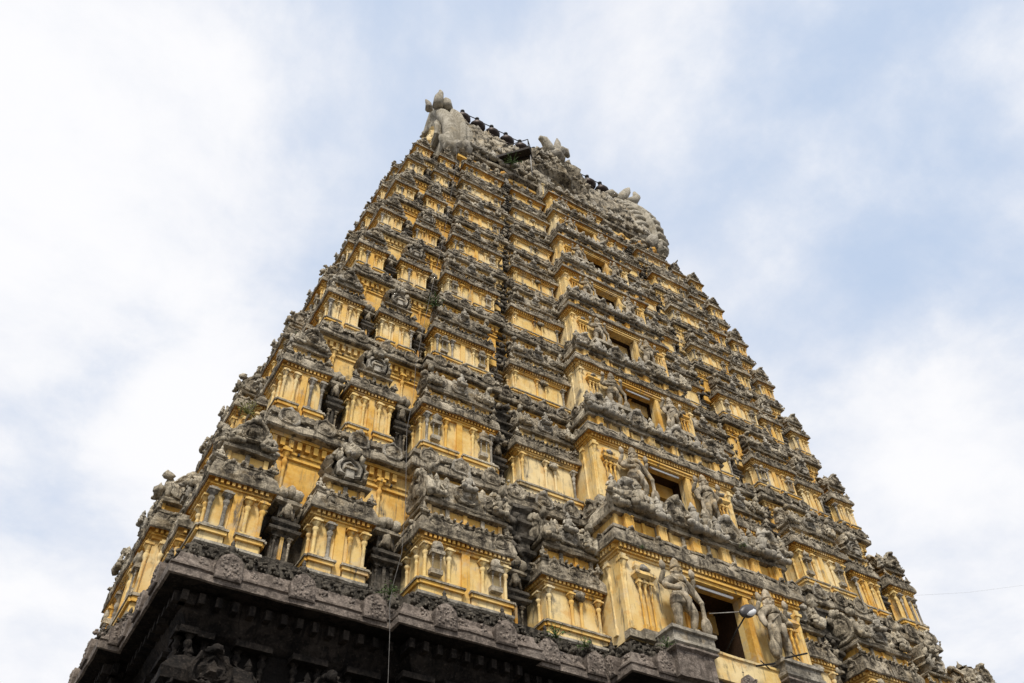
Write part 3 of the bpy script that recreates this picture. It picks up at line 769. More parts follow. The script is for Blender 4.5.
# pedestals and parapet in front of the first doorway
d0 = DOORS[0]
mb = MB(); yf = d0['yf']
for x0, x1 in ((-2.35, -1.1), (1.15, 2.35)):
    mb.loft(rect(x0, x1, yf-.72, yf+.1), [(-.06, 10.9), (-.06, 11.5), (.02, 11.55), (.02, 11.6), (-.04, 11.62)], 'ledge', .2, .02)
    mb.loft(rect(x0, x1, yf-.72, yf+.1), [(-.05, 11.58), (0, 11.62), (.05, 11.66), (.05, 11.72), (0, 11.76), (.0, 11.95), (.06, 11.98), (.06, 12.06), (0, 12.08)], 'pale', .25, .012)
    mb.box((x0+x1)/2+.15, (x0+x1)/2+.22, yf-.726, yf-.6, 11.82, 11.89, 'dark')
mb.loft(rect(-1.1, 1.15, yf-.45, yf+.1), [(0, 11.2), (0, 11.80), (.04, 11.82), (.04, 11.88), (0, 11.9)], 'cream', .3, .01)
mb.build('doorway_parapet', tower)

# --- granite base storeys
def plan_base():
    P, _ = plan(0); return P
P = plan_base()
mb = MB()
# two blocks either side of the passage, bridged above it
def base_block(x0, x1):
    pass
prof = [(.15, 0), (.15, .5), (.0, .6), (.0, 1.0), (.12, 1.05), (.12, 1.3), (-.25, 1.45), (-.5, 1.5), (-.5, 4.6), (-.3, 4.7), (.05, 4.85), (.05, 5.1), (-.2, 5.3), (-.45, 5.5), (-.45, 6.2), (-.2, 6.3), (-.2, 6.55), (-.5, 6.7), (-.55, 8.2),
        (-.4, 8.35), (-.08, 8.5), (-.05, 8.75), (-.35, 8.95), (-.55, 9.0), (-.55, 10.1), (-.4, 10.2), (-.2, 10.45), (-.2, 10.88)]
full = [p for p in P]
sideL = [(-13.065, .053), (-8.59, .053), (-8.59, -.29), (-5.73, -.29), (-5.73, -.07), (-2.2, -.07), (-2.2, 2*YC-.05), (-13.065, 2*YC-.05), (-13.065, 7.8), (-13.48, 7.8), (-13.48, 3.4), (-13.065, 3.4)]
lo = [p for p in prof if p[1] <= 6.21]; hi = [p for p in prof if p[1] >= 6.19]
mb.loft(sideL, lo, 'granite', .4, .03)
mb.M = Matrix.Scale(-1, 4, (1, 0, 0)); mb.loft(sideL, lo, 'granite', .4, .03); mb.M = Matrix.Identity(4)
mb.loft(plan(0, centre=False)[0], hi, 'granite', .4, .04)
mb.box(-2.2, 2.2, 5.2, 5.4, 0, 6.2, 'wood')
# carved detail just under the great ledge
for a, b, L, ang in edge_items(plan(0, centre=False)[0]):
    mb.M = Matrix.Translation(((a.x+b.x)/2, (a.y+b.y)/2, 0)) @ Matrix.Rotation(ang, 4, 'Z')
    n = max(1, int(L/.95))
    for k in range(n):
        x = -L/2+L*(k+.5)/n
        pilaster_mb(mb, x-.2, .42, 6.75, .12, 1.6, 'granite', 10); pilaster_mb(mb, x+.2, .42, 6.75, .12, 1.6, 'granite', 10)
        for q in (-.24, .24):
            pilaster_mb(mb, x+q, .48, 9.02, .11, 1.15, 'granite', 10)
        mb.box(x-.40, x+.40, .30, .6, 9.0, 9.12, 'granite'); mb.box(x-.36, x+.36, .26, .6, 10.02, 10.14, 'granite')
        mb.kudu(x, .06, 8.62, .24, .14, 'granite', n=16, lobes=7, hollow=True); mb.figure(x, .34, 9.12, .75, 'granite'); mb.figure(x+.47, .30, 8.75, .5, 'granite')
        pilaster_mb(mb, x, .42, 1.5, .14, 3.1, 'granite', 8)
    n = int(L/.30)
    for k in range(n):
        x = -L/2+L*(k+.5)/n
        mb.box(x-.06, x+.06, -.02, .4, 10.50, 10.70, 'granite')
mb.M = Matrix.Identity(4)
mb.build('granite_base', tower)
# larger granite pavilion pieces of the base seen under the ledge
for sx in (-1, 1):
    for (xa, xb, yy) in ((12.9, 11.4, .12), (10.6, 9.3, .12), (8.2, 6.0, -.2), (4.8, 3.2, .0)):
        x0, x1 = sorted((sx*xa, sx*xb)); mb = MB()
        mb.loft(rect(x0, x1, yy, yy+1.2), [(-.05, 6.3), (-.05, 8.05), (.1, 8.1), (.22, 8.2), (.2, 8.4), (.02, 8.6), (-.1, 8.7), (-.1, 8.95), (.05, 9.02), (.08, 9.2), (-.06, 9.5), (-.3, 9.7)], 'granite', .2, .05)
        for k in (0.06, .34, .66, .94): pilaster_mb(mb, x0+(x1-x0)*k, yy+.02, 6.5, .10, 1.55, 'granite', 8)
        mb.kudu((x0+x1)/2, yy+.05, 9.25, .38, .25, 'granite', n=20); mb.figure((x0+x1)/2, yy-.1, 8.9, .6, 'granite')
        mb.build('base_pavilion', tower)

# --- crowning storey: neck, great barrel roof, end arches, front dormer, finials
YR = 5.1
zt = Z[7]+.75
mb = MB()
hl, hd = 5.6, 1.8
mb.loft(rect(-hl, hl, YR-hd, YR+hd), [(-.1, 35.2), (-.1, zt+.5), (.1, zt+.55), (.1, zt+.68), (.02, zt+.7), (.02, zt+.9), (.22, zt+1.0), (.24, zt+1.15), (.1, zt+1.3), (0, zt+1.35)], 'yellow', .35, .03,
        mats=['yellow', 'yellow', 'yellow', 'yellow', 'yellow', 'grey', 'grey', 'grey', 'grey'])
for k in range(26):
    x = -hl+2*hl*(k+.5)/26
    pilaster_mb(mb, x, YR-hd+.1, zt-.3, .08, 1.0, 'cream', 8)
    if k % 2: mb.figure(x, YR-hd-.15, zt-.3, .8, random.choice(['roofgrey', 'grey', 'pale']))
for k in range(40): mb.blob(random.uniform(-5.6, 5.6), YR-hd-.12, zt+random.uniform(-.2, 1.0), .16, .14, .16, random.choice(['roofgrey', 'grey', 'ochre']), 7, 5, .3)
neckob = mb.build('roof_neck', tower)
zr0 = zt+1.3; RH = 43.0-zr0
BP = [(1.62, 0), (1.76, .08), (1.78, .22), (1.66, .38), (1.42, .53), (1.10, .67), (.76, .80), (.42, .91), (.15, .98), (0, 1.0)]
def bprof(t):
    """horseshoe half outline, t 0..1 eave -> ridge : (half depth, height)"""
    f = t*(len(BP)-1); a = min(int(f), len(BP)-2); u = f-a
    return BP[a][0]*(1-u)+BP[a+1][0]*u, (BP[a][1]*(1-u)+BP[a+1][1]*u)
def barrel(mb, x0, x1, kd, kh, mat, nx, rib=0.0, jit=.05, nt=18):
    vs = []; m = 2*nt+1
    for i in range(nx+1):
        x = x0+(x1-x0)*i/nx
        for j in range(m):
            t = 1-abs(j-nt)/nt; d, h = bprof(t)
            sg = -1 if j < nt else 1
            e = 1+(rib*(i % 2))
            n_ = noise.noise(Vector((x*1.7, j*.6, 5)))*jit+noise.noise(Vector((x*5, j*1.7, 5)))*jit
            vs.append((x, YR+sg*(d*kd*e+n_), zr0+h*RH*kh*(1+(e-1)*.4)+n_))
    fs = [(i*m+j, (i+1)*m+j, (i+1)*m+j+1, i*m+j+1) for i in range(nx) for j in range(m-1)]
    fs += [tuple(range(m)), tuple(nx*m+j for j in range(m))[::-1]]
    mb.add(vs, fs, mat, False)
mb = MB()
barrel(mb, -5.6, 5.6, 1, 1, 'roofgrey', 60, .025)
for k in range(230):   # worn stucco reliefs all over the visible slope
    t = random.uniform(.02, .72); x = random.uniform(-5.2, 5.2); d, h = bprof(t)
    mb.blob(x, YR-d-.02, zr0+h*RH, random.uniform(.08, .2), .12, random.uniform(.1, .26), random.choice(['roofgrey', 'roofgrey', 'pale', 'pale', 'grey']), 7, 5, .3)
for k in range(20):
    x = -5.2+10.4*(k+.5)/20; mb.figure(x, YR-1.95, zr0+random.uniform(0, .5), random.uniform(.6, 1.0), random.choice(['roofgrey', 'pale', 'pale']))
mb.box(-5.5, 5.5, YR-.16, YR+.16, 42.85, 43.1, 'roofgrey')
roof = mb.build('barrel_roof', tower)
for sx in (-1, 1):
    mb = MB()
    nt = 40; m = 2*nt+1; cols = [(4.95, .96), (5.1, 1.04), (5.4, 1.09), (5.66, 1.08), (5.70, 1.22), (5.76, 1.25), (5.86, 1.25), (5.92, 1.22), (5.95, 1.09), (6.2, 1.13), (6.45, 1.10), (6.62, .98), (6.60, .84), (6.45, .78)]
    sh = .30
    vs = []
    for ci, (x, k) in enumerate(cols):
        for j in range(m):
            t = 1-abs(j-nt)/nt; d, h = bprof(t); sg = -1 if j < nt else 1
            vs.append((sx*(x-sh), YR+sg*d*k, zr0-.15+h*RH*(1+(k-1)*.5)))
    fs = [(i*m+j, (i+1)*m+j, (i+1)*m+j+1, i*m+j+1) for i in range(len(cols)-1) for j in range(m-1)]
    if sx < 0: fs = [f[::-1] for f in fs]
    mb.add(vs, fs, 'stucco', True)
    # petals of the fan: fat ribs laid side by side over the rim, on both sides of the collar
    NR = 13
    for sg in (-1, 1):
        for k in range(NR if sx > 0 else 0):
            t = (k+.35)/NR; d, h = bprof(t)
            for seg_, rr_ in (([(4.95, .98), (5.2, 1.07), (5.45, 1.10), (5.68, 1.10)], .17), ([(5.94, 1.08), (6.15, 1.17), (6.38, 1.15), (6.58, 1.02), (6.62, .88)], .20)):
                P3 = [(sx*(x-sh), YR+sg*d*(q_-.02), zr0-.15+h*RH*(1+(q_-1)*.5)) for x, q_ in seg_]
                mb.tube(P3, [rr_*.8]+[rr_]*(len(P3)-2)+[rr_*.6], 'stucco', 8)
    mb.blob(sx*6.05, YR-1.65, zr0+.35, .45, .38, .75, 'stucco', 12, 8, .15)
    mb.blob(sx*5.75, YR-1.85, zr0+.0, .32, .3, .34, 'pale', 9, 6, .2)
    pts = []
    for j in range(m):
        t = 1-abs(j-nt)/nt; d, h = bprof(t); sg = -1 if j < nt else 1
        pts.append((sx*(6.48-sh), YR+sg*d*.80, zr0-.15+h*RH*.9))
    mb.add(pts, [tuple(range(m)) if sx > 0 else tuple(range(m))[::-1]], 'stucco')
    # the arch springs from curled beasts resting on the neck
    mb.blob(sx*5.8, YR-1.7, zr0-.1, .5, .4, .5, 'stucco', 10, 7, .25); mb.blob(sx*5.3, YR-1.9, zr0+.1, .35, .3, .5, 'pale', 9, 6, .3)
    mb.loft(rect(*sorted((sx*5.0, sx*6.1)), YR-1.7, YR+1.7), [(0, zt+.2), (0, zr0-.4), (.12, zr0-.3), (.1, zr0-.1)], 'roofgrey', .3, .05)
    mb.M = Matrix.Translation((sx*6.6, YR, 0)) @ Matrix.Rotation(R(90*sx), 4, 'Z')
    mb.kudu(0, .15 if sx > 0 else .4, zr0+2.2, 1.2, .3, 'stucco', 'cream', n=28, lobes=15)
    for k in range(10):
        mb.figure(random.uniform(-1.0, 1.0), .05, zr0+random.uniform(-.1, 3.4), random.uniform(.5, .8), random.choice(['pale', 'cream', 'stucco']))
    for k in range(9 if sx > 0 else 0):
        t_ = .25+.7*(1-abs(k-4)/4); d_, h_ = bprof(t_)
        mb.blob((-1 if k < 4 else 1)*d_*.93*(k != 4), -.1, zr0-.1+h_*RH*.95, .2, .2, .22, 'stucco', 7, 5, .25)
    mb.M = Matrix.Identity(4)
    xh = sx*6.2
    mb.blob(xh-sx*.4, YR, 42.9, .4, .5, .35, 'stucco', 10, 7, .15)
    if sx > 0:
        mb.tube([(5.2, 4.7, 42.6), (5.55, 4.6, 43.3), (5.9, 4.6, 44.0), (6.15, 4.6, 44.55)], [.30, .30, .24, .08], 'stucco', 10)
        mb.tube([(5.8, 4.6, 42.8), (6.3, 4.6, 43.4), (6.6, 4.6, 43.95), (6.5, 4.6, 44.4)], [.30, .28, .23, .09], 'stucco', 10)
    else:
        mb.tube([(-6.3, 4.3, 42.0), (-6.25, 4.3, 42.9), (-6.15, 4.3, 43.5), (-6.2, 4.3, 43.75)], [.26, .24, .14, .06], 'stucco', 10)
        mb.tube([(-6.75, 4.3, 41.3), (-6.8, 4.3, 41.8), (-6.95, 4.3, 42.05)], [.2, .15, .05], 'pale', 8)
        mb.tube([(-5.75, 4.3, 42.2), (-5.8, 4.3, 42.9), (-5.85, 4.35, 43.3)], [.3, .24, .08], 'stucco', 10)
    if sx > 0: mb.tube([(sx*4.3, 4.7, 42.5), (sx*4.7, 4.6, 42.95), (sx*5.1, 4.6, 43.1)], [.25, .25, .10], 'stucco', 9)
    mb.build('end_arch', tower)
# front dormer over the centre line
mb = MB()
mb.loft(rect(-1.5, 1.3, 3.0, 4.4), [(0, 35.6), (0, 37.0), (.12, 37.1), (.14, 37.25), (0, 37.4)], 'roofgrey', .3, .06)
for x in (-1.3, -.8, -.3, .2, .7, 1.2): pilaster_mb(mb, x, 3.0, 36.0, .08, 1.1, random.choice(['cream', 'pale']), 8)
mb.kudu(-.15, 4.0, 39.0, 1.72, .95, 'roofgrey', 'grey', n=36, lobes=21, tall=1.15, face=False)
for k in range(26):
    a = random.uniform(-1.5, 1.5); rr_ = random.uniform(.2, 1.5)
    mb.figure(-.15+math.sin(a)*rr_, 3.0, 38.6+math.cos(a)*rr_*1.1, random.uniform(.35, .6), random.choice(['roofgrey', 'pale', 'grey', 'roofgrey']))
for k in range(17):
    a = -1.9+3.8*k/16
    mb.blob(-.15+math.sin(a)*1.72, 3.25, 39.0+math.cos(a)*1.95, .17, .22, .2, 'roofgrey', 7, 5, .3)
mb.blob(-.15, 3.2, 40.9, .42, .4, .42, 'pale', 9, 7, .2)
mb.tube([(-.3, 3.2, 40.8), (-.6, 3.1, 41.25), (-.8, 3.1, 41.72), (-1.08, 3.1, 41.72)], [.30, .27, .22, .12], 'stucco', 10)
mb.tube([(-.1, 3.2, 40.9), (.0, 3.1, 41.6), (.06, 3.1, 42.1), (.07, 3.1, 42.6)], [.16, .22, .17, .04], 'pale', 9)
mb.tube([(0, 3.2, 41.0), (.25, 3.1, 41.55), (.5, 3.1, 41.62), (.66, 3.1, 41.3)], [.26, .27, .24, .1], 'pale', 10)
mb.build('roof_dormer', tower)

# finial pots
KAL = [(.0, 0), (.20, 0), (.24, .05), (.13, .12), (.16, .16), (.34, .30), (.40, .46), (.34, .62), (.18, .74), (.12, .78), (.20, .84), (.20, .88), (.10, .94), (.07, 1.02), (.12, 1.06), (.06, 1.14), (.015, 1.32)]
mbk = MB(); mbk.lathe(0, 0, 0, KAL[1:], 'copper', 12); km = mbk.mesh('finial_pot')
xs = [-4.45+.89*k for k in range(11)]
for x in xs: inst('finial_pot', km, roof, (x, YR, 43.12), (1.1, 1.1, 1.02))

# ------------------------------------------------------------------ ground
gm = MB(); gm.add([(-400, -400, 0), (400, -400, 0), (400, 400, 0), (-400, 400, 0)], [(0, 1, 2, 3)], 'paving')
go = gm.build('ground'); go['kind'] = 'structure'

# ------------------------------------------------------------------ guardian statues
def skin_mesh(name, V, E, rad, root, sub=2):
    me = bpy.data.meshes.new(name); me.from_pydata(V, E, [])
    o = bpy.data.objects.new(name, me); C.objects.link(o)
    sk = o.modifiers.new('s', 'SKIN'); sk.use_smooth_shade = True
    me.skin_vertices if me.skin_vertices else None
    for k, v in enumerate(me.skin_vertices[0].data):
        v.radius = (rad[k], rad[k]*.92) if not isinstance(rad[k], tuple) else rad[k]; v.use_root = (k == root)
    ss = o.modifiers.new('u', 'SUBSURF'); ss.levels = sub; ss.render_levels = sub
    dg = bpy.context.evaluated_depsgraph_get(); dg.update()
    out = bpy.data.meshes.new_from_object(o.evaluated_get(dg)); out.name = name
    bpy.data.objects.remove(o); return out
def guardian_meshes():
    # unit figure about 1.0 tall (feet to crown top 1.0), facing -y, weight on one leg
    V = [(0, 0, .46), (.01, -.005, .54), (.015, -.015, .64), (.015, 0, .715), (.02, -.005, .755), (.02, -.015, .80), (.02, -.01, .85),
         (-.065, 0, .43), (-.085, -.03, .24), (-.075, .0, .05), (-.08, -.07, .02),
         (.07, -.01, .43), (.11, -.075, .26), (.10, -.02, .06), (.13, -.085, .03),
         (-.12, 0, .685), (-.205, -.03, .56), (-.12, -.13, .50), (-.07, -.16, .50),
         (.15, 0, .685), (.22, -.03, .55), (.235, -.08, .43), (.24, -.10, .39),
         (-.15, .03, .66), (-.215, .02, .63), (-.20, -.04, .74), (-.195, -.05, .77),
         (.18, .03, .66), (.235, .02, .63), (.22, -.04, .74), (.215, -.05, .77)]
    E = [(0, 1), (1, 2), (2, 3), (3, 4), (4, 5), (5, 6), (0, 7), (7, 8), (8, 9), (9, 10), (0, 11), (11, 12), (12, 13), (13, 14),
         (3, 15), (15, 16), (16, 17), (17, 18), (3, 19), (19, 20), (20, 21), (21, 22), (15, 23), (23, 24), (24, 25), (25, 26), (19, 27), (27, 28), (28, 29), (29, 30)]
    rad = [.108, .088, .112, .092, .042, .064, .05, .082, .056, .040, .034, .082, .056, .040, .034, .060, .045, .034, .028,
           .060, .045, .034, .028, .045, .038, .030, .026, .045, .038, .030, .026]
    body = skin_mesh('body', V, E, rad, 0)
    body.materials.append(MT['statue'])
    mh = MB()    # head with a face, fused into the one body mesh
    mh.blob(.02, -.015, .805, .064, .070, .078, 'statue', 16, 10, .02)
    mh.tube([(.02, -.078, .825), (.02, -.094, .795), (.02, -.080, .788)], [.008, .014, .010], 'statue', 7)
    for q in (-1, 1):
        mh.blob(.02+q*.026, -.076, .820, .015, .009, .009, 'statue', 8, 5, 0); mh.blob(.02+q*.026, -.078, .838, .020, .008, .005, 'statue', 8, 5, 0)
        mh.blob(.02+q*.068, -.005, .80, .014, .024, .036, 'statue', 8, 6, .05); mh.blob(.02+q*.072, -.005, .765, .016, .02, .02, 'statue', 8, 6, .05)
    mh.blob(.02, -.082, .768, .024, .010, .008, 'statue', 8, 5, 0); mh.blob(.02, -.075, .748, .022, .016, .014, 'statue', 8, 5, 0)
    import bmesh
    bm = bmesh.new(); bm.from_mesh(body); hm = mh.mesh('head'); bm.from_mesh(hm); bm.to_mesh(body); bm.free(); bpy.data.meshes.remove(hm)
    mb = MB()
    mb.lathe(.02, -.005, .858, [(.060, 0), (.068, .02), (.055, .035), (.058, .06), (.046, .085), (.046, .105), (.026, .135), (.012, .155)], 'statue', 12)
    crown = mb.mesh('crown')
    mb = MB()
    mb.lathe(.22, -.10, .0, [(.03, 0), (.045, .03), (.056, .08), (.058, .13), (.045, .19), (.026, .22), (.024, .25), (.022, .40), (.028, .42)], 'statue', 12)
    club = mb.mesh('club')
    mb = MB()   # loincloth, belt and sash
    mb.lathe(.0, -.01, .36, [(.135, 0), (.128, .05), (.118, .10), (.105, .13), (.112, .14), (.10, .155)], 'statue', 12, 1.0, .75)
    mb.tube([(-.02, -.105, .48), (.02, -.13, .38), (.0, -.11, .25)], [.03, .035, .012], 'statue', 6)
    mb.tube([(-.10, -.06, .70), (.02, -.10, .60), (.10, -.07, .52)], .012, 'statue', 5)
    cloth = mb.mesh('loincloth')
    emb = []
    for sx in (-1, 1):
        mb = MB(); mb.tube([(sx*.205, -.05, .76), (sx*.207, -.05, .82), (sx*.21, -.04, .89)], [.024, .040, .016], 'statue', 6); emb.append(mb.mesh('raised_emblem'))
    return [('body', body), ('crown', crown), ('club', club), ('loincloth', cloth), ('raised_emblem', emb[0]), ('raised_emblem', emb[1])]
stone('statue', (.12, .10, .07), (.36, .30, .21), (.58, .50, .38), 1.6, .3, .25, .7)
GM = guardian_meshes()
ORD = ['first', 'second', 'third', 'fourth', 'fifth', 'sixth', 'seventh', 'eighth']
for d in DOORS:
    i = d['i']
    for sx in (-1, 1):
        h = (2.12 if i == 0 else d['Hc']*.80)
        x = sx*(d['dw']+.66*d['kx'])+(.0 if i else -.08)
        y = d['yf']-(.42 if i == 0 else .26*d['s']); z = 12.08 if i == 0 else d['zb']+.10*d['Hc']
        root = empty('guardian_statue', (x, y, z)); root.scale = (h*sx*-1, h, h)
        root.scale = (h*1.06, h*1.04, h)
        side = 'left' if sx < 0 else 'right'
        tag(root, f"grey stone guardian statue, {side} side of the dark doorway on the {ORD[i]} storey up", 'statue', 'guardian statues flanking the doorways')
        for nme, me in GM:
            inst(nme, me, root, (0, 0, 0), (1 if sx < 0 else -1, 1, 1))
        if i:
            mb = MB(); mb.box(-.28, .28, -.2, .35, -.12, -.002, 'roofgrey', .02)
            b = mb.build('plinth', root)

# ------------------------------------------------------------------ tube lights over the lower doorways
for d in DOORS[:3]:
    i = d['i']; r = empty('tube_light', (.05, d['yf']-.02*d['s'], d['zb']+d['dz1']-.09*d['s']))
    tag(r, f"thin white fluorescent tube under the lintel of the {ORD[i]} storey doorway", 'lamp', 'tube lights over the doorways')
    mb = MB(); L = d['dw']*.62; mb.tube([(-L, 0, 0), (L, 0, 0)], .022, 'white', 8); mb.build('tube', r)
    mb = MB(); mb.box(-L-.05, L+.05, .0, .05, .022, .07, 'white'); mb.build('holder', r)

# ------------------------------------------------------------------ floodlight by the first doorway
fx, fy, fz = .05, -1.62, 12.93
lamp = empty('floodlight', (fx, fy, fz))
tag(lamp, 'grey street style lamp head on a thin bracket in front of the lowest doorway', 'lamp')
mb = MB()
mb.lathe(0, 0, 0, [(.03, -.34), (.10, -.30), (.16, -.15), (.17, 0), (.13, .18), (.06, .27), (.02, .29)], 'shade', 14, 1, .65, 1)
for v in mb.v:
    x, z = v.x, v.z; a = R(-62); v.x = x*math.cos(a)-z*math.sin(a); v.z = x*math.sin(a)+z*math.cos(a)
mb.build('lamp_head', lamp)
mb = MB(); mb.blob(-.02, -.04, -.05, .24, .07, .10, 'white', 12, 8, 0)
for v in mb.v:
    x, z = v.x, v.z; a = R(28); v.x = x*math.cos(a)-z*math.sin(a); v.z = x*math.sin(a)+z*math.cos(a)
mb.build('lens', lamp)
mb = MB(); mb.tube([(-.1, .02, -.12), (-.3, .3, -.5), (-.35, .95, -1.0)], .02, 'iron'); mb.tube([(-.05, .02, -.02), (-.85, .5, -.05)], .012, 'palewire'); mb.build('bracket', lamp)

for (x, y, z, dx, dz, lb) in ((1.3, -1.62, 12.02, .34, .22, 'short dark iron rod sticking out by the right guardian at the lowest doorway'),
                              (.45, -1.35, 11.72, .26, .12, 'short rusty rod poking from the parapet under the lowest doorway')):
    mb = MB(); mb.tube([(-dx, .05, -dz*.4), (dx, -.1, dz*.6)], .022, 'iron'); mb.tube([(-.12, 0, .1), (.1, -.03, -.08)], .016, 'iron')
    o = mb.build('iron_rod', None, (x, y, z)); tag(o, lb, 'rod')

# ------------------------------------------------------------------ down conductor, finial wire, platform, overhead wire
CABLE = []
CABLE = [(-9.19, -0.95, 9.41), (-9.22, -0.95, 10.26), (-9.20, -0.80, 11.0), (-8.89, -0.20, 11.83), (-8.78, -0.30, 12.61), (-8.79, -0.34, 13.99), (-8.74, -0.15, 15.01), (-8.52, 0.45, 16.82), (-8.34, 0.55, 18.23), (-8.29, 0.65, 19.49), (-7.80, 1.0, 23.00), (-7.30, 1.3, 26.26), (-6.83, 1.75, 29.50), (-6.26, 2.3, 33.95), (-6.13, 2.5, 36.39), (-5.0, 3.2, 38.6), (-4.6, 4.6, 42.3)]
mb = MB(); mb.tube([(-9.2, -1.0, .1)]+CABLE, .0055, 'cable', 5)
tag(mb.build('lightning_cable'), 'thin pale cable hanging down the tower face from the roof to the dark base', 'cable')
mb = MB(); P_ = []
for k, x in enumerate(xs[:-1]):
    P_.append((x, YR, 44.45)); P_.append((x+.44, YR, 44.38))
P_.append((xs[-1], YR, 44.45)); P_ += [(4.85, YR, 44.4), (5.0, YR, 44.1), (4.95, YR, 43.0)]
mb.tube(P_, .028, 'wire', 5)
for x in xs: mb.blob(x, YR, 44.45, .13, .13, .10, 'wire', 8, 5, 0)
tag(mb.build('ridge_wire'), 'dark wire strung along the tips of the finial pots on the roof ridge', 'wire')
plat = empty('timber_platform', (-2.77, 2.25, 37.5), R(42))
tag(plat, 'small dark timber platform jutting from the roof beside the centre gable', 'platform')
mb = MB(); mb.box(-.28, .28, -.35, 1.75, 0, .07, 'wood')
for k in range(2): mb.box(-.28+.44*k, -.16+.44*k, -.35, 1.75, -.09, -.004, 'wood')
mb.build('deck', plat)
mb = MB(); mb.tube([(.1, -.28, -1.75), (.1, -.28, -.09)], .03, 'palewire'); mb.build('leg', plat)
mb = MB(); mb.tube([(-.25, -.3, .07), (-.25, -.3, .75), (.25, -.3, .7), (.25, -.3, .07)], .022, 'iron'); mb.tube([(-.25, -.3, .75), (-.25, 1.0, .7), (-.25, 1.0, .07)], .022, 'iron'); mb.build('railing', plat)
mb = MB(); mb.tube([(17.76, 5, 21.88), (23, 5, 23.55), (28.6, 5, 25.57), (60, 5, 38)], .003, 'palewire', 4)
mb.v[0:0] = []
tag(mb.build('overhead_wire'), 'thin overhead wire crossing the sky low on the right', 'wire')

# ------------------------------------------------------------------ weeds rooted in the ledges
def weed(x, y, z, r, lab, mat='leaf', n=70):
    mb = MB(); rnd = random.Random(int(x*91+z*13))
    for k in range(n):
        a = rnd.uniform(0, 6.28); e = rnd.uniform(.1, 1.4); L = r*rnd.uniform(.4, 1)
        p = Vector((math.cos(a)*math.cos(e), math.sin(a)*math.cos(e), math.sin(e)))*L
        d = Vector((rnd.uniform(-1, 1), rnd.uniform(-1, 1), rnd.uniform(-.6, .6))).normalized(); u = d.orthogonal().normalized(); w = r*.13
        mb.add([tuple(p-d*w), tuple(p+u*w*.5), tuple(p+d*w*1.1), tuple(p-u*w*.5)], [(0, 1, 2, 3)], mat)
        if k % 3 == 0: mb.tube([(0, 0, -.02), tuple(p*.5+Vector((0, 0, .03))), tuple(p)], r*.018, mat, 4)
    o = mb.build('weed_tuft', None, (x, y, z)); tag(o, lab, 'plant', 'weeds growing on the tower')
WEEDS = [(-9.05, -.42, 11.45, .30, 'green weed tuft where the hanging cable crosses the great ledge', 'leaf'),
         (-5.0, -.45, 11.5, .36, 'bushy green weed on the great ledge at the left of the flanking pavilion', 'leaf'),
         (-4.2, -.42, 11.5, .26, 'low green weed on the great ledge just left of the left guardian pedestal', 'leaf'),
         (-2.55, -1.3, 11.5, .24, 'small green weed at the foot of the left guardian pedestal', 'leaf'),
         (-2.6, -1.1, 14.2, .12, 'tiny green sprig beside the head of the lowest left guardian', 'leaf'),
         (-7.5, 1.2, 23.0, .5, 'green weed hanging high in the dark recess above the long cable', 'leaf'),
         (-12.3, 1.6, 16.6, .4, 'yellowish dry weed on the left edge of the tower, two storeys up', 'dryleaf'),
         (-11.4, 1.6, 19.6, .34, 'green weed on the left corner of the tower just above a domed roof', 'leaf'),
         (-3.4, 2.3, 36.3, .55, 'dark green weed spreading under the timber platform at the top', 'leaf'),
         (1.0, -1.2, 15.35, .16, 'thin green weed on the cornice above the lowest doorway', 'leaf')]
for a in WEEDS: weed(a[0], a[1], a[2], a[3], a[4], a[5])

# ------------------------------------------------------------------ sky, sun, camera
SUN_EL, SUN_AZ = R(52), R(212)       # azimuth clockwise from +Y: behind the viewer's left shoulder
w = bpy.data.worlds.new("World"); scene.world = w; w.use_nodes = True
nt = w.node_tree; nt.nodes.clear(); g = NG(nt)
sky = g.n('ShaderNodeTexSky', sky_type='NISHITA'); sky.sun_disc = False; sky.sun_elevation = SUN_EL; sky.sun_rotation = SUN_AZ
sky.air_density = 1.0; sky.dust_density = 2.5; sky.ozone_density = 1.0
bg1 = g.n('ShaderNodeBackground'); bg1.inputs['Strength'].default_value = .12; g.link(sky.outputs[0], bg1.inputs['Color'])
tc = g.n('ShaderNodeTexCoord'); D = tc.outputs['Generated']
sx = g.n('ShaderNodeSeparateXYZ'); g.link(D, sx.inputs[0])
# project the cloud deck on a plane overhead so it has perspective
zz = g.math('ADD', g.math('MAXIMUM', sx.outputs['Z'], 0.0), .18)
cv = g.n('ShaderNodeCombineXYZ'); g.link(g.math('DIVIDE', sx.outputs['X'], zz), cv.inputs[0]); g.link(g.math('DIVIDE', sx.outputs['Y'], zz), cv.inputs[1])
mp = g.n('ShaderNodeMapping'); mp.inputs['Location'].default_value = CLOUD_OFF if 'CLOUD_OFF' in globals() else (3.1, 1.7, 0); g.link(cv.outputs[0], mp.inputs['Vector'])
n1 = g.noise(mp.outputs[0], 1.7, 8, .58, .15); n2 = g.noise(mp.outputs[0], 5.0, 8, .6, .2); n3 = g.noise(mp.outputs[0], .5, 2, .5)
cl = g.math('ADD', g.math('ADD', g.math('MULTIPLY', n1, .62), g.math('MULTIPLY', n2, .16)), g.math('MULTIPLY', n3, .22))
def gap(dx, dy, dz, width, amt):
    """a thinner place in the cloud deck around one direction of the sky"""
    vm = g.n('ShaderNodeVectorMath', operation='DISTANCE'); g.link(D, vm.inputs[0]); vm.inputs[1].default_value = Vector((dx, dy, dz)).normalized()
    return g.math('MULTIPLY', g.ramp(vm.outputs['Value'], width, width*.15), amt)
thin = g.math('ADD', gap(.54, .16, .82, .28, .12), gap(.06, .735, .675, .15, .07))
thin = g.math('ADD', thin, gap(.70, .20, .68, .18, .03))
thick = g.math('ADD', gap(.11, .76, .635, .13, .18), gap(-.16, .60, .78, .40, .14))
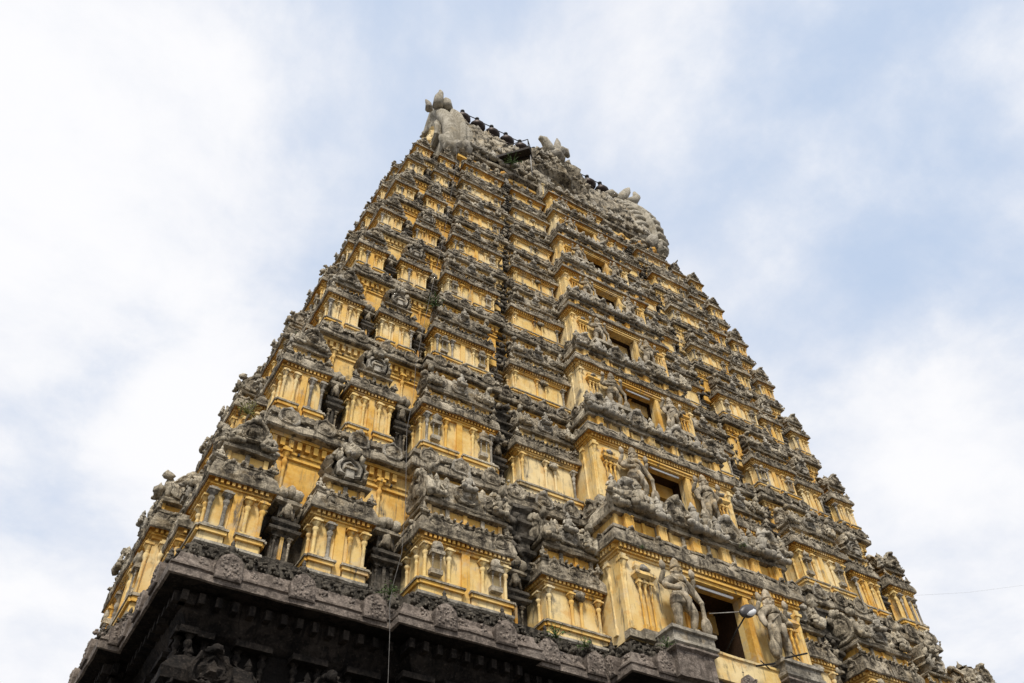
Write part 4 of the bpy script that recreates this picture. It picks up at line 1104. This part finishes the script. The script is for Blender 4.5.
thick = g.math('ADD', thick, gap(.76, .33, .56, .22, .09))
cl = g.math('ADD', g.math('SUBTRACT', cl, thin), thick)
cover = g.ramp(cl, .33, .53)
bright = g.ramp(g.math('ADD', g.math('ADD', g.math('MULTIPLY', n2, .5), g.math('MULTIPLY', n1, .5)), thick), .38, .66)
ccol = g.mix(bright, (.73, .77, .86), (.93, .93, .95))
bg2 = g.n('ShaderNodeBackground'); g.link(ccol, bg2.inputs['Color']); bg2.inputs['Strength'].default_value = 1.06
veil = g.n('ShaderNodeBackground'); veil.inputs['Color'].default_value = (.60, .725, .93, 1)
m0 = g.n('ShaderNodeMixShader'); m0.inputs[0].default_value = .85; g.link(bg1.outputs[0], m0.inputs[1]); g.link(veil.outputs[0], m0.inputs[2])
ms = g.n('ShaderNodeMixShader'); g.link(cover, ms.inputs[0]); g.link(m0.outputs[0], ms.inputs[1]); g.link(bg2.outputs[0], ms.inputs[2])
wo = g.n('ShaderNodeOutputWorld'); g.link(ms.outputs[0], wo.inputs[0])

sd = bpy.data.lights.new('sun', 'SUN'); sd.energy = 3.9; sd.angle = R(11); sd.color = (1, .95, .87)
so = bpy.data.objects.new('sun', sd); C.objects.link(so)
v = Vector((math.sin(SUN_AZ)*math.cos(SUN_EL), math.cos(SUN_AZ)*math.cos(SUN_EL), math.sin(SUN_EL)))
so.rotation_euler = v.to_track_quat('Z', 'Y').to_euler(); so.location = v*60

cd = bpy.data.cameras.new('camera'); cam = bpy.data.objects.new('camera', cd); C.objects.link(cam); scene.camera = cam
CR, CP, CY_, CF, CX, CYY = (0.819559, 0.58539, -0.052489, 890.719975, -15.619555, -15.332637)
def _rot(rx, rz, roll):
    cp, sp = math.cos(rx), math.sin(rx)
    f = Vector((math.sin(rz)*cp, math.cos(rz)*cp, sp)); r = Vector((math.cos(rz), -math.sin(rz), 0)); u = r.cross(f)
    c, s = math.cos(roll), math.sin(roll)
    return c*r+s*u, -s*r+c*u, f
r_, u_, f_ = _rot(CR, CP, CY_)
m = Matrix(((r_.x, u_.x, -f_.x, CX), (r_.y, u_.y, -f_.y, CYY), (r_.z, u_.z, -f_.z, 1.6), (0, 0, 0, 1)))
cam.matrix_world = m
cd.sensor_width = 36; cd.lens = CF/1024*36; cd.clip_end = 3000; cd.clip_start = .1
vs_ = scene.view_settings; vs_.view_transform = 'Standard'; vs_.look = 'None'; vs_.exposure = 0; vs_.gamma = 1
scene.cycles.max_bounces = 6; scene.cycles.diffuse_bounces = 4
scene.cycles.use_denoising = True
